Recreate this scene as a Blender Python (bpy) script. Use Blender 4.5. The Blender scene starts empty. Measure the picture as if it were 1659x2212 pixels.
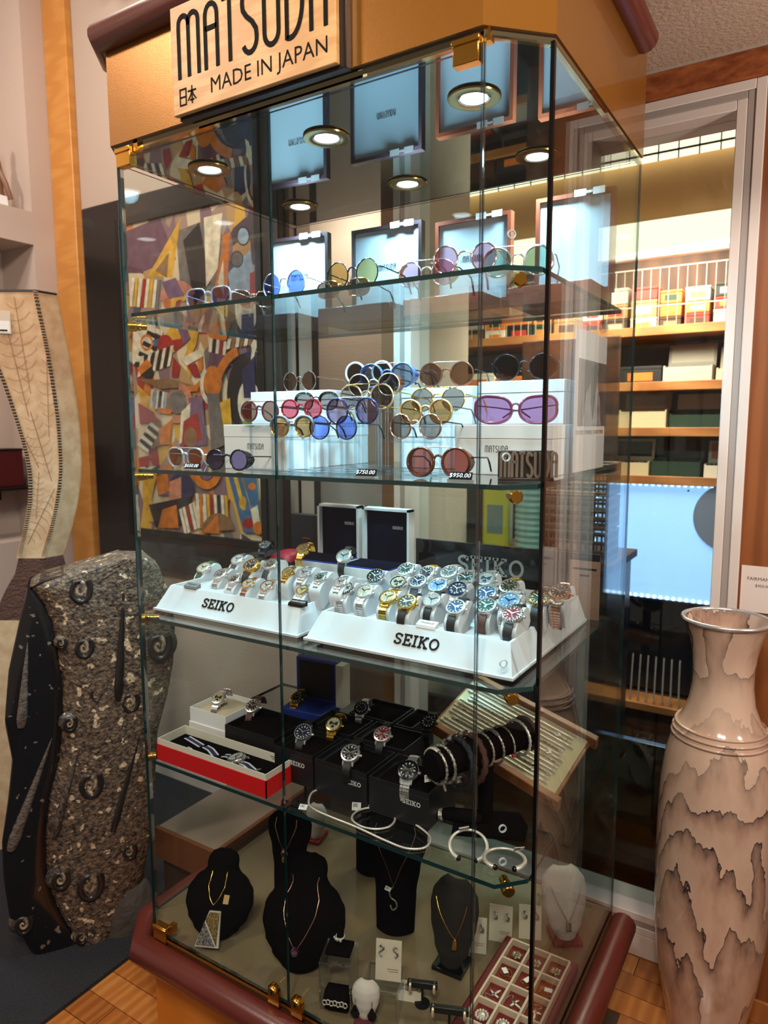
import bpy, bmesh, math, random
from mathutils import Vector, Matrix
random.seed(7)
PI = math.pi
scene = bpy.context.scene
COL = scene.collection
# ------------------------------------------------------------------ camera
CAM = Vector((1.434924, -1.13528, 1.61492))
FW = Vector((-0.52635078, 0.84122381, -0.12368247))
RT = Vector((0.84799469, 0.52998911, -0.00406851))
UP = Vector((-0.06212784, 0.10702354, 0.99231351))
FPX = 1524.04
cd = bpy.data.cameras.new('camera'); cam = bpy.data.objects.new('camera', cd); COL.objects.link(cam)
cam.matrix_world = Matrix(((RT.x, UP.x, -FW.x, CAM.x), (RT.y, UP.y, -FW.y, CAM.y), (RT.z, UP.z, -FW.z, CAM.z), (0, 0, 0, 1)))
cd.sensor_fit = 'HORIZONTAL'; cd.sensor_width = 36; cd.lens = FPX / 1659 * 36
cd.clip_start = 0.02; cd.clip_end = 60
cd.dof.use_dof = True; cd.dof.focus_distance = 1.5; cd.dof.aperture_fstop = 5.6
scene.camera = cam
# ------------------------------------------------------------------ world, exposure, room lamps
w = bpy.data.worlds.new('shop'); scene.world = w; w.use_nodes = True
w.node_tree.nodes['Background'].inputs[0].default_value = (0.42, 0.33, 0.27, 1)
w.node_tree.nodes['Background'].inputs[1].default_value = 0.55
scene.view_settings.view_transform = 'Standard'; scene.view_settings.look = 'None'
scene.view_settings.gamma = 1; scene.view_settings.use_curve_mapping = False
scene.view_settings.exposure = 0.0
scene.cycles.max_bounces = 10; scene.cycles.transparent_max_bounces = 40
scene.cycles.diffuse_bounces = 3; scene.cycles.glossy_bounces = 5; scene.cycles.transmission_bounces = 4
scene.cycles.sample_clamp_indirect = 4.0
scene.cycles.caustics_reflective = False; scene.cycles.caustics_refractive = False

def area(name, loc, target, size, power, color):
    d = bpy.data.lights.new(name, 'AREA'); d.shape = 'DISK'; d.size = size; d.energy = power; d.color = color
    o = bpy.data.objects.new(name, d); COL.objects.link(o); o.location = loc
    o.rotation_euler = (Vector(target) - Vector(loc)).to_track_quat('-Z', 'Y').to_euler()
    return o
# shop ceiling lamps (warm), high above the aisle
WARM = (1.0, 0.90, 0.79)
area('ceiling_lamp', (1.5, -2.0, 3.45), (0.5, 0.0, 1.4), 0.35, 42, WARM)
area('ceiling_lamp', (-1.2, -1.5, 3.45), (-0.9, 0.3, 1.0), 0.35, 32, WARM)
area('ceiling_lamp', (2.0, -1.7, 3.4), (1.4, 0.75, 0.8), 0.35, 36, WARM)
area('soffit_fill', (2.5, 0.1, 1.9), (1.4, 0.55, 2.54), 0.2, 22, WARM)  # added fill without a fixture, brightens the soffit from below right
area('ceiling_lamp', (-0.75, 0.0, 3.45), (-1.0, 0.9, 1.8), 0.25, 16, WARM)

area('alcove_fill', (-0.30, 1.22, 2.60), (-0.40, 1.35, 1.0), 0.2, 7, (1.0, 0.92, 0.80))  # added fill without a fixture, lifts the set-back wall

# ------------------------------------------------------------------ pixel -> place on a real plane
def ray(px, py): return FW + RT * ((px - 829.5) / FPX) - UP * ((py - 1106) / FPX)
def atX(px, py, X): d = ray(px, py); return CAM + d * ((X - CAM.x) / d.x)
def atY(px, py, Y): d = ray(px, py); return CAM + d * ((Y - CAM.y) / d.y)
def atZ(px, py, Z): d = ray(px, py); return CAM + d * ((Z - CAM.z) / d.z)

# ------------------------------------------------------------------ materials
def lin(c):
    return tuple(((x / 255) / 12.92 if x <= 10 else (((x / 255) + 0.055) / 1.055) ** 2.4) for x in c[:3]) + (1,)
_M = {}
def mat(name, col, rough=0.5, metal=0.0, emit=None, es=1.0, noise=None, bump=None, coat=0.0, spec=0.5, wood=None, alpha=None):
    """col in sRGB 0..255; noise=(scale, col2, (sx,sy,sz)); bump=(scale,strength); wood=(col2, scale, axis-stretch)"""
    if name in _M: return _M[name]
    m = bpy.data.materials.new(name); m.use_nodes = True; nt = m.node_tree; N = nt.nodes; L = nt.links
    b = N['Principled BSDF']
    b.inputs['Base Color'].default_value = lin(col); b.inputs['Roughness'].default_value = rough
    b.inputs['Metallic'].default_value = metal; b.inputs['Coat Weight'].default_value = coat
    b.inputs['Specular IOR Level'].default_value = spec
    if emit is not None:
        b.inputs['Emission Color'].default_value = lin(emit); b.inputs['Emission Strength'].default_value = es
    def coords(sc):
        tc = N.new('ShaderNodeTexCoord'); mp = N.new('ShaderNodeMapping'); mp.inputs['Scale'].default_value = sc
        L.new(tc.outputs['Object'], mp.inputs['Vector']); return mp.outputs['Vector']
    if noise:
        sc, c2, st = noise
        t = N.new('ShaderNodeTexNoise'); t.inputs['Scale'].default_value = sc; t.inputs['Detail'].default_value = 6
        L.new(coords(st), t.inputs['Vector'])
        r = N.new('ShaderNodeValToRGB'); r.color_ramp.elements[0].position = 0.35; r.color_ramp.elements[1].position = 0.65
        r.color_ramp.elements[0].color = lin(col); r.color_ramp.elements[1].color = lin(c2)
        L.new(t.outputs['Fac'], r.inputs['Fac']); L.new(r.outputs['Color'], b.inputs['Base Color'])
    if wood:
        c2, sc, st = wood
        v = coords(st)
        t = N.new('ShaderNodeTexNoise'); t.inputs['Scale'].default_value = sc; t.inputs['Detail'].default_value = 8
        t.inputs['Distortion'].default_value = 1.2; L.new(v, t.inputs['Vector'])
        wv = N.new('ShaderNodeTexWave'); wv.inputs['Scale'].default_value = sc * 0.35; wv.inputs['Distortion'].default_value = 9
        wv.inputs['Detail'].default_value = 3; L.new(v, wv.inputs['Vector'])
        mx = N.new('ShaderNodeMath'); mx.operation = 'MULTIPLY'; L.new(t.outputs['Fac'], mx.inputs[0]); L.new(wv.outputs['Fac'], mx.inputs[1])
        r = N.new('ShaderNodeValToRGB'); r.color_ramp.elements[0].position = 0.1; r.color_ramp.elements[1].position = 0.5
        r.color_ramp.elements[0].color = lin(col); r.color_ramp.elements[1].color = lin(c2)
        L.new(mx.outputs[0], r.inputs['Fac']); L.new(r.outputs['Color'], b.inputs['Base Color'])
    if bump:
        t = N.new('ShaderNodeTexNoise'); t.inputs['Scale'].default_value = bump[0]; t.inputs['Detail'].default_value = 4
        L.new(coords((1, 1, 1)), t.inputs['Vector'])
        bp = N.new('ShaderNodeBump'); bp.inputs['Strength'].default_value = bump[1]; bp.inputs['Distance'].default_value = 0.01
        L.new(t.outputs['Fac'], bp.inputs['Height']); L.new(bp.outputs['Normal'], b.inputs['Normal'])
    _M[name] = m
    return m

def clear(name, tint=(255, 255, 255), f0=0.04, rough=0.0, gloss=(255, 255, 255), opaque=0.0, ocol=(0, 0, 0)):
    """thin clear sheet: straight-through tint plus a Fresnel mirror (Schlick); opaque = share of body colour"""
    if name in _M: return _M[name]
    m = bpy.data.materials.new(name); m.use_nodes = True; nt = m.node_tree; N = nt.nodes; L = nt.links
    for n in list(N): N.remove(n)
    out = N.new('ShaderNodeOutputMaterial'); t = N.new('ShaderNodeBsdfTransparent'); g = N.new('ShaderNodeBsdfGlossy')
    t.inputs[0].default_value = lin(tint); g.inputs[0].default_value = lin(gloss); g.inputs['Roughness'].default_value = rough
    lw = N.new('ShaderNodeLayerWeight'); lw.inputs['Blend'].default_value = 0.5
    p = N.new('ShaderNodeMath'); p.operation = 'POWER'; p.inputs[1].default_value = 5; L.new(lw.outputs['Facing'], p.inputs[0])
    a = N.new('ShaderNodeMath'); a.operation = 'MULTIPLY_ADD'; a.inputs[1].default_value = 1 - f0; a.inputs[2].default_value = f0
    L.new(p.outputs[0], a.inputs[0])
    body = t.outputs[0]
    if opaque > 0:
        d = N.new('ShaderNodeBsdfDiffuse'); d.inputs[0].default_value = lin(ocol)
        m2 = N.new('ShaderNodeMixShader'); m2.inputs[0].default_value = opaque
        L.new(t.outputs[0], m2.inputs[1]); L.new(d.outputs[0], m2.inputs[2]); body = m2.outputs[0]
    mx = N.new('ShaderNodeMixShader'); L.new(a.outputs[0], mx.inputs[0]); L.new(body, mx.inputs[1]); L.new(g.outputs[0], mx.inputs[2])
    L.new(mx.outputs[0], out.inputs[0])
    _M[name] = m
    return m

GLASS = clear('cabinet_glass', (251, 254, 253), f0=0.02)
EDGE = mat('glass_edge', (10, 46, 46), 0.08, 0, spec=1.0)
ACRYL = clear('clear_acrylic', (246, 250, 252), f0=0.05)
ACRYL_E = clear('acrylic_edge', (238, 246, 250), f0=0.10)
GOLDLAM = mat('bronze_laminate', (152, 98, 28), 0.34, 0.5, bump=(420, 0.05), coat=0.5)
MAHOG = mat('dark_mahogany', (92, 36, 28), 0.32, 0, bump=(300, 0.04), coat=0.15)
BRASS = mat('polished_brass', (212, 160, 70), 0.18, 1.0)
GOLD = mat('gold_metal', (226, 180, 84), 0.2, 1.0)
STEEL = mat('steel', (226, 226, 226), 0.25, 0.88)
SILVER = mat('silver', (238, 232, 222), 0.36, 0.6)
OXID = mat('oxidised_silver', (214, 206, 194), 0.38, 0.6, noise=(160, (84, 76, 70), (1, 1, 1)))
BLACK = mat('black_satin', (12, 12, 14), 0.4)
BLACKG = mat('black_gloss', (8, 8, 10), 0.1)
INK = mat('black_ink', (9, 8, 8), 0.7, spec=0.2)
VELVET = mat('black_velvet', (16, 12, 12), 0.95, spec=0.0)
NAVYV = mat('navy_velvet', (8, 10, 30), 0.9, spec=0.1)
WHITE = mat('white_leatherette', (206, 212, 218), 0.5, bump=(700, 0.05))
WHITEB = mat('white_card', (226, 228, 230), 0.55)
CREAM = mat('cream_card', (214, 204, 186), 0.7)
TAG = mat('paper_tag', (228, 228, 226), 0.6)
MAPLE = mat('maple_sign', (205, 152, 92), 0.45, wood=((224, 174, 112), 5, (1, 6, 22)))
# ------------------------------------------------------------------ mesh builder
class MB:
    def __init__(s): s.v = []; s.f = []; s.m = []; s.M = Matrix(); s.mi = 0
    def add(s, vs, fs, mi=None):
        o = len(s.v); s.v += [tuple(s.M @ Vector(p)) for p in vs]
        s.f += [tuple(i + o for i in f) for f in fs]; s.m += [s.mi if mi is None else mi] * len(fs); return s
    def box(s, x0, x1, y0, y1, z0, z1, mi=None):
        return s.add([(x0, y0, z0), (x1, y0, z0), (x1, y1, z0), (x0, y1, z0), (x0, y0, z1), (x1, y0, z1), (x1, y1, z1), (x0, y1, z1)],
                     [(0, 3, 2, 1), (4, 5, 6, 7), (0, 1, 5, 4), (1, 2, 6, 5), (2, 3, 7, 6), (3, 0, 4, 7)], mi)
    def prism(s, poly, z0, z1, plane='xy', mi=None, cap=True):
        def P(a, b, c): return (a, b, c) if plane == 'xy' else ((a, c, b) if plane == 'xz' else (c, a, b))
        n = len(poly); vs = [P(a, b, z0) for a, b in poly] + [P(a, b, z1) for a, b in poly]
        fs = [(i, (i + 1) % n, n + (i + 1) % n, n + i) for i in range(n)]
        if cap: fs += [tuple(range(n - 1, -1, -1)), tuple(range(n, 2 * n))]
        return s.add(vs, fs, mi)
    def lathe(s, prof, n=24, mi=None, caps=True):
        vs = []; fs = []
        for r, z in prof:
            for k in range(n): a = 2 * PI * k / n; vs.append((r * math.cos(a), r * math.sin(a), z))
        for i in range(len(prof) - 1):
            for k in range(n): fs.append((i * n + k, i * n + (k + 1) % n, (i + 1) * n + (k + 1) % n, (i + 1) * n + k))
        if caps:
            fs.append(tuple(range(n - 1, -1, -1))); o = (len(prof) - 1) * n; fs.append(tuple(range(o, o + n)))
        return s.add(vs, fs, mi)
    def tube(s, pts, r, n=8, closed=False, mi=None, flat=1.0, up=None):
        pts = [Vector(p) for p in pts]; K = len(pts); vs = []; fs = []
        rs = r if isinstance(r, (list, tuple)) else [r] * K
        pn = None
        for i, p in enumerate(pts):
            a = pts[(i - 1) % K] if (closed or i) else p; b = pts[(i + 1) % K] if (closed or i < K - 1) else p
            t = (b - a)
            t = t.normalized() if t.length > 1e-9 else Vector((0, 0, 1))
            if up is not None: nn = Vector(up) - t * t.dot(Vector(up))
            elif pn is None:
                nn = Vector((0, 0, 1)) - t * t.z
                if nn.length < 0.2: nn = Vector((1, 0, 0)) - t * t.x
            else: nn = pn - t * t.dot(pn)
            nn = nn.normalized() if nn.length > 1e-6 else Vector((1, 0, 0)); pn = nn; bb = t.cross(nn)
            # mitre
            sc = 1.0
            if (closed or 0 < i < K - 1):
                d1 = (p - a); d2 = (b - p)
                if d1.length > 1e-9 and d2.length > 1e-9:
                    c = max(0.35, math.cos(0.5 * d1.angle(d2))); sc = 1 / c
            for k in range(n):
                q = 2 * PI * k / n
                vs.append(p + nn * (math.cos(q) * rs[i] * flat) + bb * (math.sin(q) * rs[i] * sc))
        m = K if closed else K - 1
        for i in range(m):
            for k in range(n):
                fs.append((i * n + k, i * n + (k + 1) % n, ((i + 1) % K) * n + (k + 1) % n, ((i + 1) % K) * n + k))
        if not closed: fs += [tuple(range(n - 1, -1, -1)), tuple(range((K - 1) * n, K * n))]
        return s.add(vs, fs, mi)
    def disc(s, c, r, n=20, mi=None, normal='z', ry=None):
        ry = r if ry is None else ry
        vs = []
        for k in range(n):
            a = 2 * PI * k / n; x, y = r * math.cos(a), ry * math.sin(a)
            vs.append((c[0] + x, c[1] + y, c[2]) if normal == 'z' else (c[0] + x, c[1], c[2] + y))
        return s.add(vs, [tuple(range(n))] if normal == 'z' else [tuple(range(n - 1, -1, -1))], mi)
    def sphere(s, c, r, n=10, m=6, sz=1.0, mi=None):
        vs = []; fs = []
        for i in range(m + 1):
            t = PI * i / m
            for k in range(n): a = 2 * PI * k / n; vs.append((c[0] + r * math.sin(t) * math.cos(a), c[1] + r * math.sin(t) * math.sin(a), c[2] + r * sz * math.cos(t)))
        for i in range(m):
            for k in range(n): fs.append((i * n + k, (i + 1) * n + k, (i + 1) * n + (k + 1) % n, i * n + (k + 1) % n))
        return s.add(vs, fs, mi)
    def mesh(s, name, mats, ang=35, weld=False):
        me = bpy.data.meshes.new(name); me.from_pydata(s.v, [], s.f)
        for m in (mats if isinstance(mats, (list, tuple)) else [mats]): me.materials.append(m)
        me.polygons.foreach_set('material_index', s.m)
        if ang:
            me.polygons.foreach_set('use_smooth', [True] * len(s.f)); me.update(); me.set_sharp_from_angle(angle=math.radians(ang))
        me.update(); return me
    def build(s, name, mats, parent=None, loc=None, rot=None, ang=35):
        return put(name, s.mesh(name, mats, ang), parent, loc, rot)
def put(name, me, parent=None, loc=None, rot=None):
    o = bpy.data.objects.new(name, me); COL.objects.link(o)
    if parent is not None: o.parent = parent
    if loc is not None: o.location = loc
    if rot is not None: o.rotation_euler = rot
    return o
def tag(o, label=None, cat=None, group=None, kind=None):
    if label: o['label'] = label
    if cat: o['category'] = cat
    if group: o['group'] = group
    if kind: o['kind'] = kind
    return o
def thing(name, label, cat, loc=(0, 0, 0), rz=0.0, group=None, rot=None):
    o = bpy.data.objects.new(name, None); COL.objects.link(o); o.empty_display_size = 0.02
    o.location = loc; o.rotation_euler = rot if rot is not None else (0, 0, rz)
    return tag(o, label, cat, group)
def struct(name, mb, mats, parent=None, ang=30):
    o = mb.build(name, mats, parent, ang=ang)
    if parent is None: o['kind'] = 'structure'
    return o
def box(name, b, m, parent=None, bev=0.0, loc=None, rot=None, seg=2):
    o = MB().box(*b).build(name, m, parent, loc, rot)
    if bev:
        md = o.modifiers.new('bevel', 'BEVEL'); md.width = bev; md.segments = seg; md.limit_method = 'ANGLE'
    return o
def copy_tree(o, loc=None, rot=None, label=None):
    c = o.copy(); COL.objects.link(c)
    if loc is not None: c.location = loc
    if rot is not None: c.rotation_euler = rot
    if label: c['label'] = label
    for ch in o.children:
        k = ch.copy(); COL.objects.link(k); k.parent = c; k.matrix_parent_inverse = ch.matrix_parent_inverse
        for g in ch.children:
            d = g.copy(); COL.objects.link(d); d.parent = k
    return c
# ------------------------------------------------------------------ lettering from strokes
def stroke(mb, pts, w, d, ends=0.0):
    """flat ribbon in the xz plane, y from 0 (back) to -d (front)"""
    P = [Vector((p[0], p[1])) for p in pts]; L = []; R = []; K = len(P)
    closed = (P[0] - P[-1]).length < 1e-6
    if closed: P = P[:-1]; K -= 1
    for i, p in enumerate(P):
        a = P[(i - 1) % K] if (closed or i) else None; b = P[(i + 1) % K] if (closed or i < K - 1) else None
        t1 = (p - a).normalized() if a is not None else None; t2 = (b - p).normalized() if b is not None else None
        t = ((t1 or t2) + (t2 or t1)); t = t.normalized() if t.length > 1e-6 else (t1 or t2)
        n = Vector((-t.y, t.x)); c = max(0.5, t.dot(t1 or t2)); n *= w / 2 / c
        L.append(p + n); R.append(p - n)
    m = K if closed else K - 1
    for i in range(m):
        j = (i + 1) % K
        mb.prism([tuple(R[i]), tuple(R[j]), tuple(L[j]), tuple(L[i])], -d, 0, 'xz')
def arc(cx, cy, rx, ry, a0, a1, n=12):
    return [(cx + rx * math.cos(math.radians(a0 + (a1 - a0) * i / n)), cy + ry * math.sin(math.radians(a0 + (a1 - a0) * i / n))) for i in range(n + 1)]
def glyph_deco(ch):  # tall thin rounded capitals; unit height, returns (width, polylines)
    if ch == 'M': return .62, [[(.05, 0), (.05, .80)] + arc(.18, .84, .13, .13, 180, 0, 8)[1:] + [(.31, 0)], [(.31, .80)] + arc(.44, .84, .13, .13, 180, 0, 8)[1:] + [(.57, 0)]]
    if ch == 'A': return .40, [[(.05, 0), (.05, .80)] + arc(.20, .80, .15, .18, 180, 0, 10)[1:] + [(.35, 0)], [(.05, .62), (.35, .62)]]
    if ch == 'T': return .36, [[(.0, .97), (.36, .97)], [(.18, .97), (.18, 0)]]
    if ch == 'S': return .42, [arc(.21, .76, .165, .20, 25, 180, 10) + [(.06, .66), (.14, .56), (.27, .46), (.36, .34)] + arc(.21, .22, .165, .20, 0, -155, 10)]
    if ch == 'U': return .42, [[(.05, 1), (.05, .20)] + arc(.21, .20, .16, .18, 180, 360, 10)[1:] + [(.37, 1)]]
    if ch == 'D': return .44, [[(.05, 0), (.05, .98), (.12, .98)] + arc(.12, .49, .27, .48, 90, -90, 14)[1:] + [(.05, .02)]]
    return .3, []
def glyph_slab(ch):
    if ch == 'S': return .78, [arc(.39, .74, .27, .19, 20, 180, 9) + [(.16, .62), (.30, .53), (.50, .47), (.63, .38)] + arc(.39, .26, .27, .19, 0, -160, 9), [(.66, .93), (.66, .70)], [(.12, .07), (.12, .30)]]
    if ch == 'E': return .80, [[(.0, .94), (.72, .94)], [(.0, .06), (.76, .06)], [(.17, 0), (.17, 1)], [(.17, .5), (.54, .5)], [(.68, 1), (.68, .70)], [(.72, 0), (.72, .30)], [(.50, .38), (.50, .62)]]
    if ch == 'I': return .42, [[(.0, .94), (.40, .94)], [(.0, .06), (.40, .06)], [(.20, 0), (.20, 1)]]
    if ch == 'K': return .92, [[(.0, .94), (.36, .94)], [(.0, .06), (.36, .06)], [(.18, 0), (.18, 1)], [(.72, .94), (.22, .42)], [(.38, .58), (.76, .06)], [(.56, .94), (.88, .94)], [(.56, .06), (.92, .06)]]
    if ch == 'O': return .92, [arc(.46, .5, .38, .43, 0, 360, 22)]
    return .3, []
def write(text, font, h, w, d, material, parent, x0=0, z0=0, y=0, name='letter', sx=1.0, gap=.1):
    """each letter a mesh of its own, in the parent's xz plane facing -y"""
    x = x0
    for ch in text:
        wd, pl = (glyph_deco if font == 'deco' else glyph_slab)(ch)
        mb = MB()
        for p in pl: stroke(mb, [(a * h * sx, b * h) for a, b in p], w * h, d)
        if pl: mb.build(name, material, parent, (x, y, z0), ang=0)
        x += (wd * sx + gap) * h
    return x - x0
def text_width(text, font, h, sx=1.0, gap=.1):
    return sum(((glyph_deco if font == 'deco' else glyph_slab)(c)[0] * sx + gap) * h for c in text) - gap * h
_T = {}
def text_mesh(txt, size, align, ex, shear, material):
    k = (txt, size, align, ex, shear, material.name)
    if k not in _T:
        c = bpy.data.curves.new('lettering', 'FONT'); c.body = txt; c.size = size; c.align_x = align; c.align_y = 'CENTER'; c.extrude = ex; c.shear = shear
        c.resolution_u = 2
        o = bpy.data.objects.new('lettering', c); COL.objects.link(o); dg = bpy.context.evaluated_depsgraph_get()
        me = bpy.data.meshes.new_from_object(o.evaluated_get(dg)); me.name = 'lettering'; me.materials.clear(); me.materials.append(material)
        bpy.data.objects.remove(o); bpy.data.curves.remove(c); _T[k] = me
    return _T[k]
def lettering(txt, size, material, parent, loc, rot=(PI / 2, 0, 0), name='lettering', align='CENTER', ex=0.0, shear=0):
    return put(name, text_mesh(txt, size, align, ex, shear, material), parent, loc, rot)
# ================================================================== the room
S1, S2, S3, S4, ZB, ZH = 1.88025, 1.5082, 1.13624, 0.75564, 0.2708, 2.2527
YW = 0.95
PLASTER = mat('plaster', (190, 170, 158), 0.85, bump=(160, 0.12))
PLASTER2 = mat('plaster_beige', (176, 156, 142), 0.85, bump=(120, 0.15))
CEILM = mat('stucco', (196, 168, 148), 0.9, bump=(90, 0.35))
WOODW = mat('maple_panel', (120, 66, 30), 0.4, wood=((140, 80, 40), 3.2, (5, 5, 0.6)))
WOODT = mat('maple_trim', (190, 126, 58), 0.38, wood=((200, 138, 68), 4, (1, 1, 9)))
BURL = mat('burl_band', (120, 58, 28), 0.3, noise=(26, (164, 92, 50), (1.0, 1, 2)))
FLOORW = mat('floor_maple', (186, 112, 48), 0.28, wood=((206, 140, 70), 3, (2, 9, 2)))
WHITEP = mat('white_paint', (214, 200, 192), 0.45)
GREYP = mat('grey_inset', (158, 146, 140), 0.5)
CARPET = mat('dark_carpet', (24, 24, 28), 0.95, noise=(240, (46, 46, 52), (1, 1, 1)), bump=(260, 0.8))
# floor of planks
fl = struct('floor', MB().box(-3, 3.2, -2.6, 4.0, -0.05, -0.004), mat('sub_floor', (60, 36, 18), 0.8))
tones = [mat('plank_a', (164, 96, 40), 0.25, wood=((182, 114, 54), 3, (9, 1.5, 2)), coat=0.3),
         mat('plank_b', (146, 82, 32), 0.25, wood=((166, 100, 46), 3, (9, 1.5, 2)), coat=0.3),
         mat('plank_c', (176, 108, 50), 0.25, wood=((192, 128, 66), 3, (9, 1.5, 2)), coat=0.3)]
pk = [MB().box(0, 0.597, 0, 0.077, -0.004, 0).mesh('plank', t) for t in tones]
for r in range(-8, 15):            # planks where the picture shows floor, left and right of the cabinet
    for c in range(-3, 3):
        x = c * 0.6 + (r % 3) * 0.2 - 0.15; y = r * 0.08 - 0.10
        if x > 0.15 and x < 0.5 and y < 0.7: continue
        put('plank', pk[(r * 7 + c * 5) % 3], fl, (x, y, 0))
# back wall (painting wall) with the window opening, its wood band and panels
struct('wall_back', MB().box(-1.62, -0.27, YW, YW + 0.12, 0, 3.7).box(-0.27, 0.13, YW, YW + 0.12, 2.60, 3.7).box(0.13, 3.2, YW, YW + 0.12, 2.535, 3.7), PLASTER2)
tag(box('trim_1', (0.13, 0.178, YW - 0.012, YW + 0.12, 0, 2.535), mat('brown_trim', (112, 74, 48), 0.4)), kind='structure')
struct('wall_set_back', MB().box(-0.84, 0.13, 1.50, 1.54, 0, 2.7).box(0.13, 0.17, YW + 0.12, 1.54, 0, 2.7).box(-0.88, -0.84, YW + 0.12, 1.54, 0, 2.7).box(-0.84, 0.13, YW + 0.12, 1.50, 2.66, 2.70), PLASTER2)  # recess added so the cabinet downlights leave this wall dim
tag(box('trim_2', (0.178, 1.256, YW - 0.004, YW + 0.12, 2.462, 2.535), BURL), kind='structure')
tag(box('wall_right', (1.256, 3.2, YW, YW + 0.12, 0, 2.535), WOODW), kind='structure')
tag(box('trim_3', (-1.62, -1.46, YW - 0.035, YW, 0, 3.7), WOODT, bev=0.004), kind='structure')
tag(box('baseboard_back', (-1.46, 1.256, YW - 0.012, YW, 0, 0.075), WHITEP, bev=0.004), kind='structure')
# window: stepped white frame, pane
win = bpy.data.objects.new('window_1', None); COL.objects.link(win); tag(win, kind='structure')
def rect_frame(name, x0, x1, z0, z1, wd, y0, y1, m, parent):
    for b in ((x0, x0 + wd, y0, y1, z0, z1), (x1 - wd, x1, y0, y1, z0, z1), (x0 + wd, x1 - wd, y0, y1, z1 - wd, z1), (x0 + wd, x1 - wd, y0, y1, z0, z0 + wd)):
        box(name, b, m, parent, bev=0.002)
rect_frame('outer_casing', 0.178, 1.256, 0.075, 2.462, 0.024, YW - 0.013, YW + 0.12, WHITEP, win)
rect_frame('grey_inset', 0.202, 1.232, 0.099, 2.438, 0.018, YW - 0.010, YW + 0.12, GREYP, win)
rect_frame('inner_frame', 0.220, 1.214, 0.117, 2.420, 0.024, YW - 0.012, YW + 0.12, WHITEP, win)
WGL = clear('window_glass', (244, 250, 248), f0=0.035)
MB().box(0.244, 1.19, YW + 0.05, YW + 0.056, 0.141, 2.396).build('pane', WGL, win)
# left wall with two niches (a wall along Y)
wl = MB()
XN = -1.62
wl.box(XN - 0.04, XN, 0.812, 0.97, 0, 3.7)                # strip by the corner
wl.box(XN - 0.04, XN, -2.2, 0.812, 2.414, 2.555)          # band between the niches
wl.box(XN - 0.04, XN, -2.2, 0.812, 0, 1.10)
wl.box(XN - 0.30, XN - 0.26, -2.2, 0.85, 0, 3.7)          # back of the niches
wl.box(XN - 0.26, XN - 0.04, 0.812, 0.85, 0, 3.7)
wl.box(XN - 0.26, XN - 0.04, -2.2, 0.812, 2.52, 2.555); wl.box(XN - 0.26, XN - 0.04, -2.2, 0.812, 2.414, 2.44); wl.box(XN - 0.26, XN - 0.04, -2.2, 0.812, 1.06, 1.10)
o = struct('wall_left', wl, PLASTER)
# soffit over the right half with its dark wooden end, high ceiling elsewhere
struct('ceiling', MB().box(0.60, 3.2, 0.05, 0.95, 2.545, 2.62).box(-3, 3.2, -2.6, 0.95, 3.7, 3.75), CEILM)
tag(box('trim_4', (-1.03, 0.6, 0.70, 0.95, 3.36, 3.6), MAHOG), kind='structure')
# grey raised platform left of the cabinet, wooden edge
pf = thing('platform', 'low grey topped platform with a brown wooden edge behind the cabinet glass', 'platform', (0, 0, 0))
box('top', (-0.36, -0.10, 0.32, 0.93, 0.285, 0.30), mat('platform_grey', (150, 128, 112), 0.5), pf)
box('edge', (-0.36, -0.085, 0.305, 0.32, 0.20, 0.303), mat('platform_edge', (120, 66, 36), 0.4), pf)
box('side_edge', (-0.10, -0.085, 0.32, 0.93, 0.20, 0.303), mat('platform_edge', (120, 66, 36), 0.4), pf)
box('base', (-0.355, -0.105, 0.33, 0.93, 0.0125, 0.285), mat('platform_base', (70, 44, 30), 0.6), pf)
struct('floor_carpet', MB().box(-1.615, -0.27, -2.2, 0.94, 0.0, 0.012), CARPET)

struct('floor_cover_unseen', MB().box(-0.27, 2.6, -2.2, -0.24, 0.0, 0.012), CARPET)  # unseen dark cover, added to dim the floor's reflection in the doors
# ================================================================== the display cabinet
XR, CH, YD = 0.92, 0.0897, 0.735
XS, XLS, CL = XR + CH, -0.07, 0.065
cab = thing('display_cabinet', 'tall glass display cabinet with bronze header, mahogany mouldings and lit shelves', 'display cabinet')
plan = [(-0.018, -0.004), (XR, -0.004), (XS + 0.002, CH - 0.002), (XS + 0.002, 0.74), (XLS - 0.004, 0.74), (XLS - 0.004, CL - 0.004)]
# header: its faces are panels
hd = MB().prism(plan, ZH + 0.004, 2.459).build('header', GOLDLAM, cab, ang=20)
MIRROR = mat('mirror_ceiling', (150, 158, 160), 0.015, 1.0)
MB().prism([(-0.015, 0.004), (XR - 0.004, 0.004), (XS - 0.004, CH), (XS - 0.004, 0.736), (XLS, 0.736), (XLS, CL)], ZH - 0.001, ZH + 0.004).build('mirror_ceiling', MIRROR, cab, ang=20)
# polished channel along the bottom edge of the header
def bar_along(name, pts, wd, z0, z1, m, parent):
    mb = MB()
    for a, b in zip(pts[:-1], pts[1:]):
        a = Vector(a); b = Vector(b); t = (b - a).normalized(); n = Vector((-t.y, t.x)) * wd
        mb.prism([tuple(a), tuple(b), tuple(b + n), tuple(a + n)], z0, z1)
    return mb.build(name, m, parent, ang=20)
CHROME = mat('mirror_channel', (205, 190, 150), 0.06, 1.0)
bar_along('header_channel', [(XR, 0.0), (XS, CH), (XS, 0.735)], 0.010, ZH - 0.012, ZH - 0.001, CHROME, cab)
bar_along('header_channel', [(-0.01, 0.012), (XR, 0.012)], 0.012, ZH - 0.010, ZH - 0.001, CHROME, cab)
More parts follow.
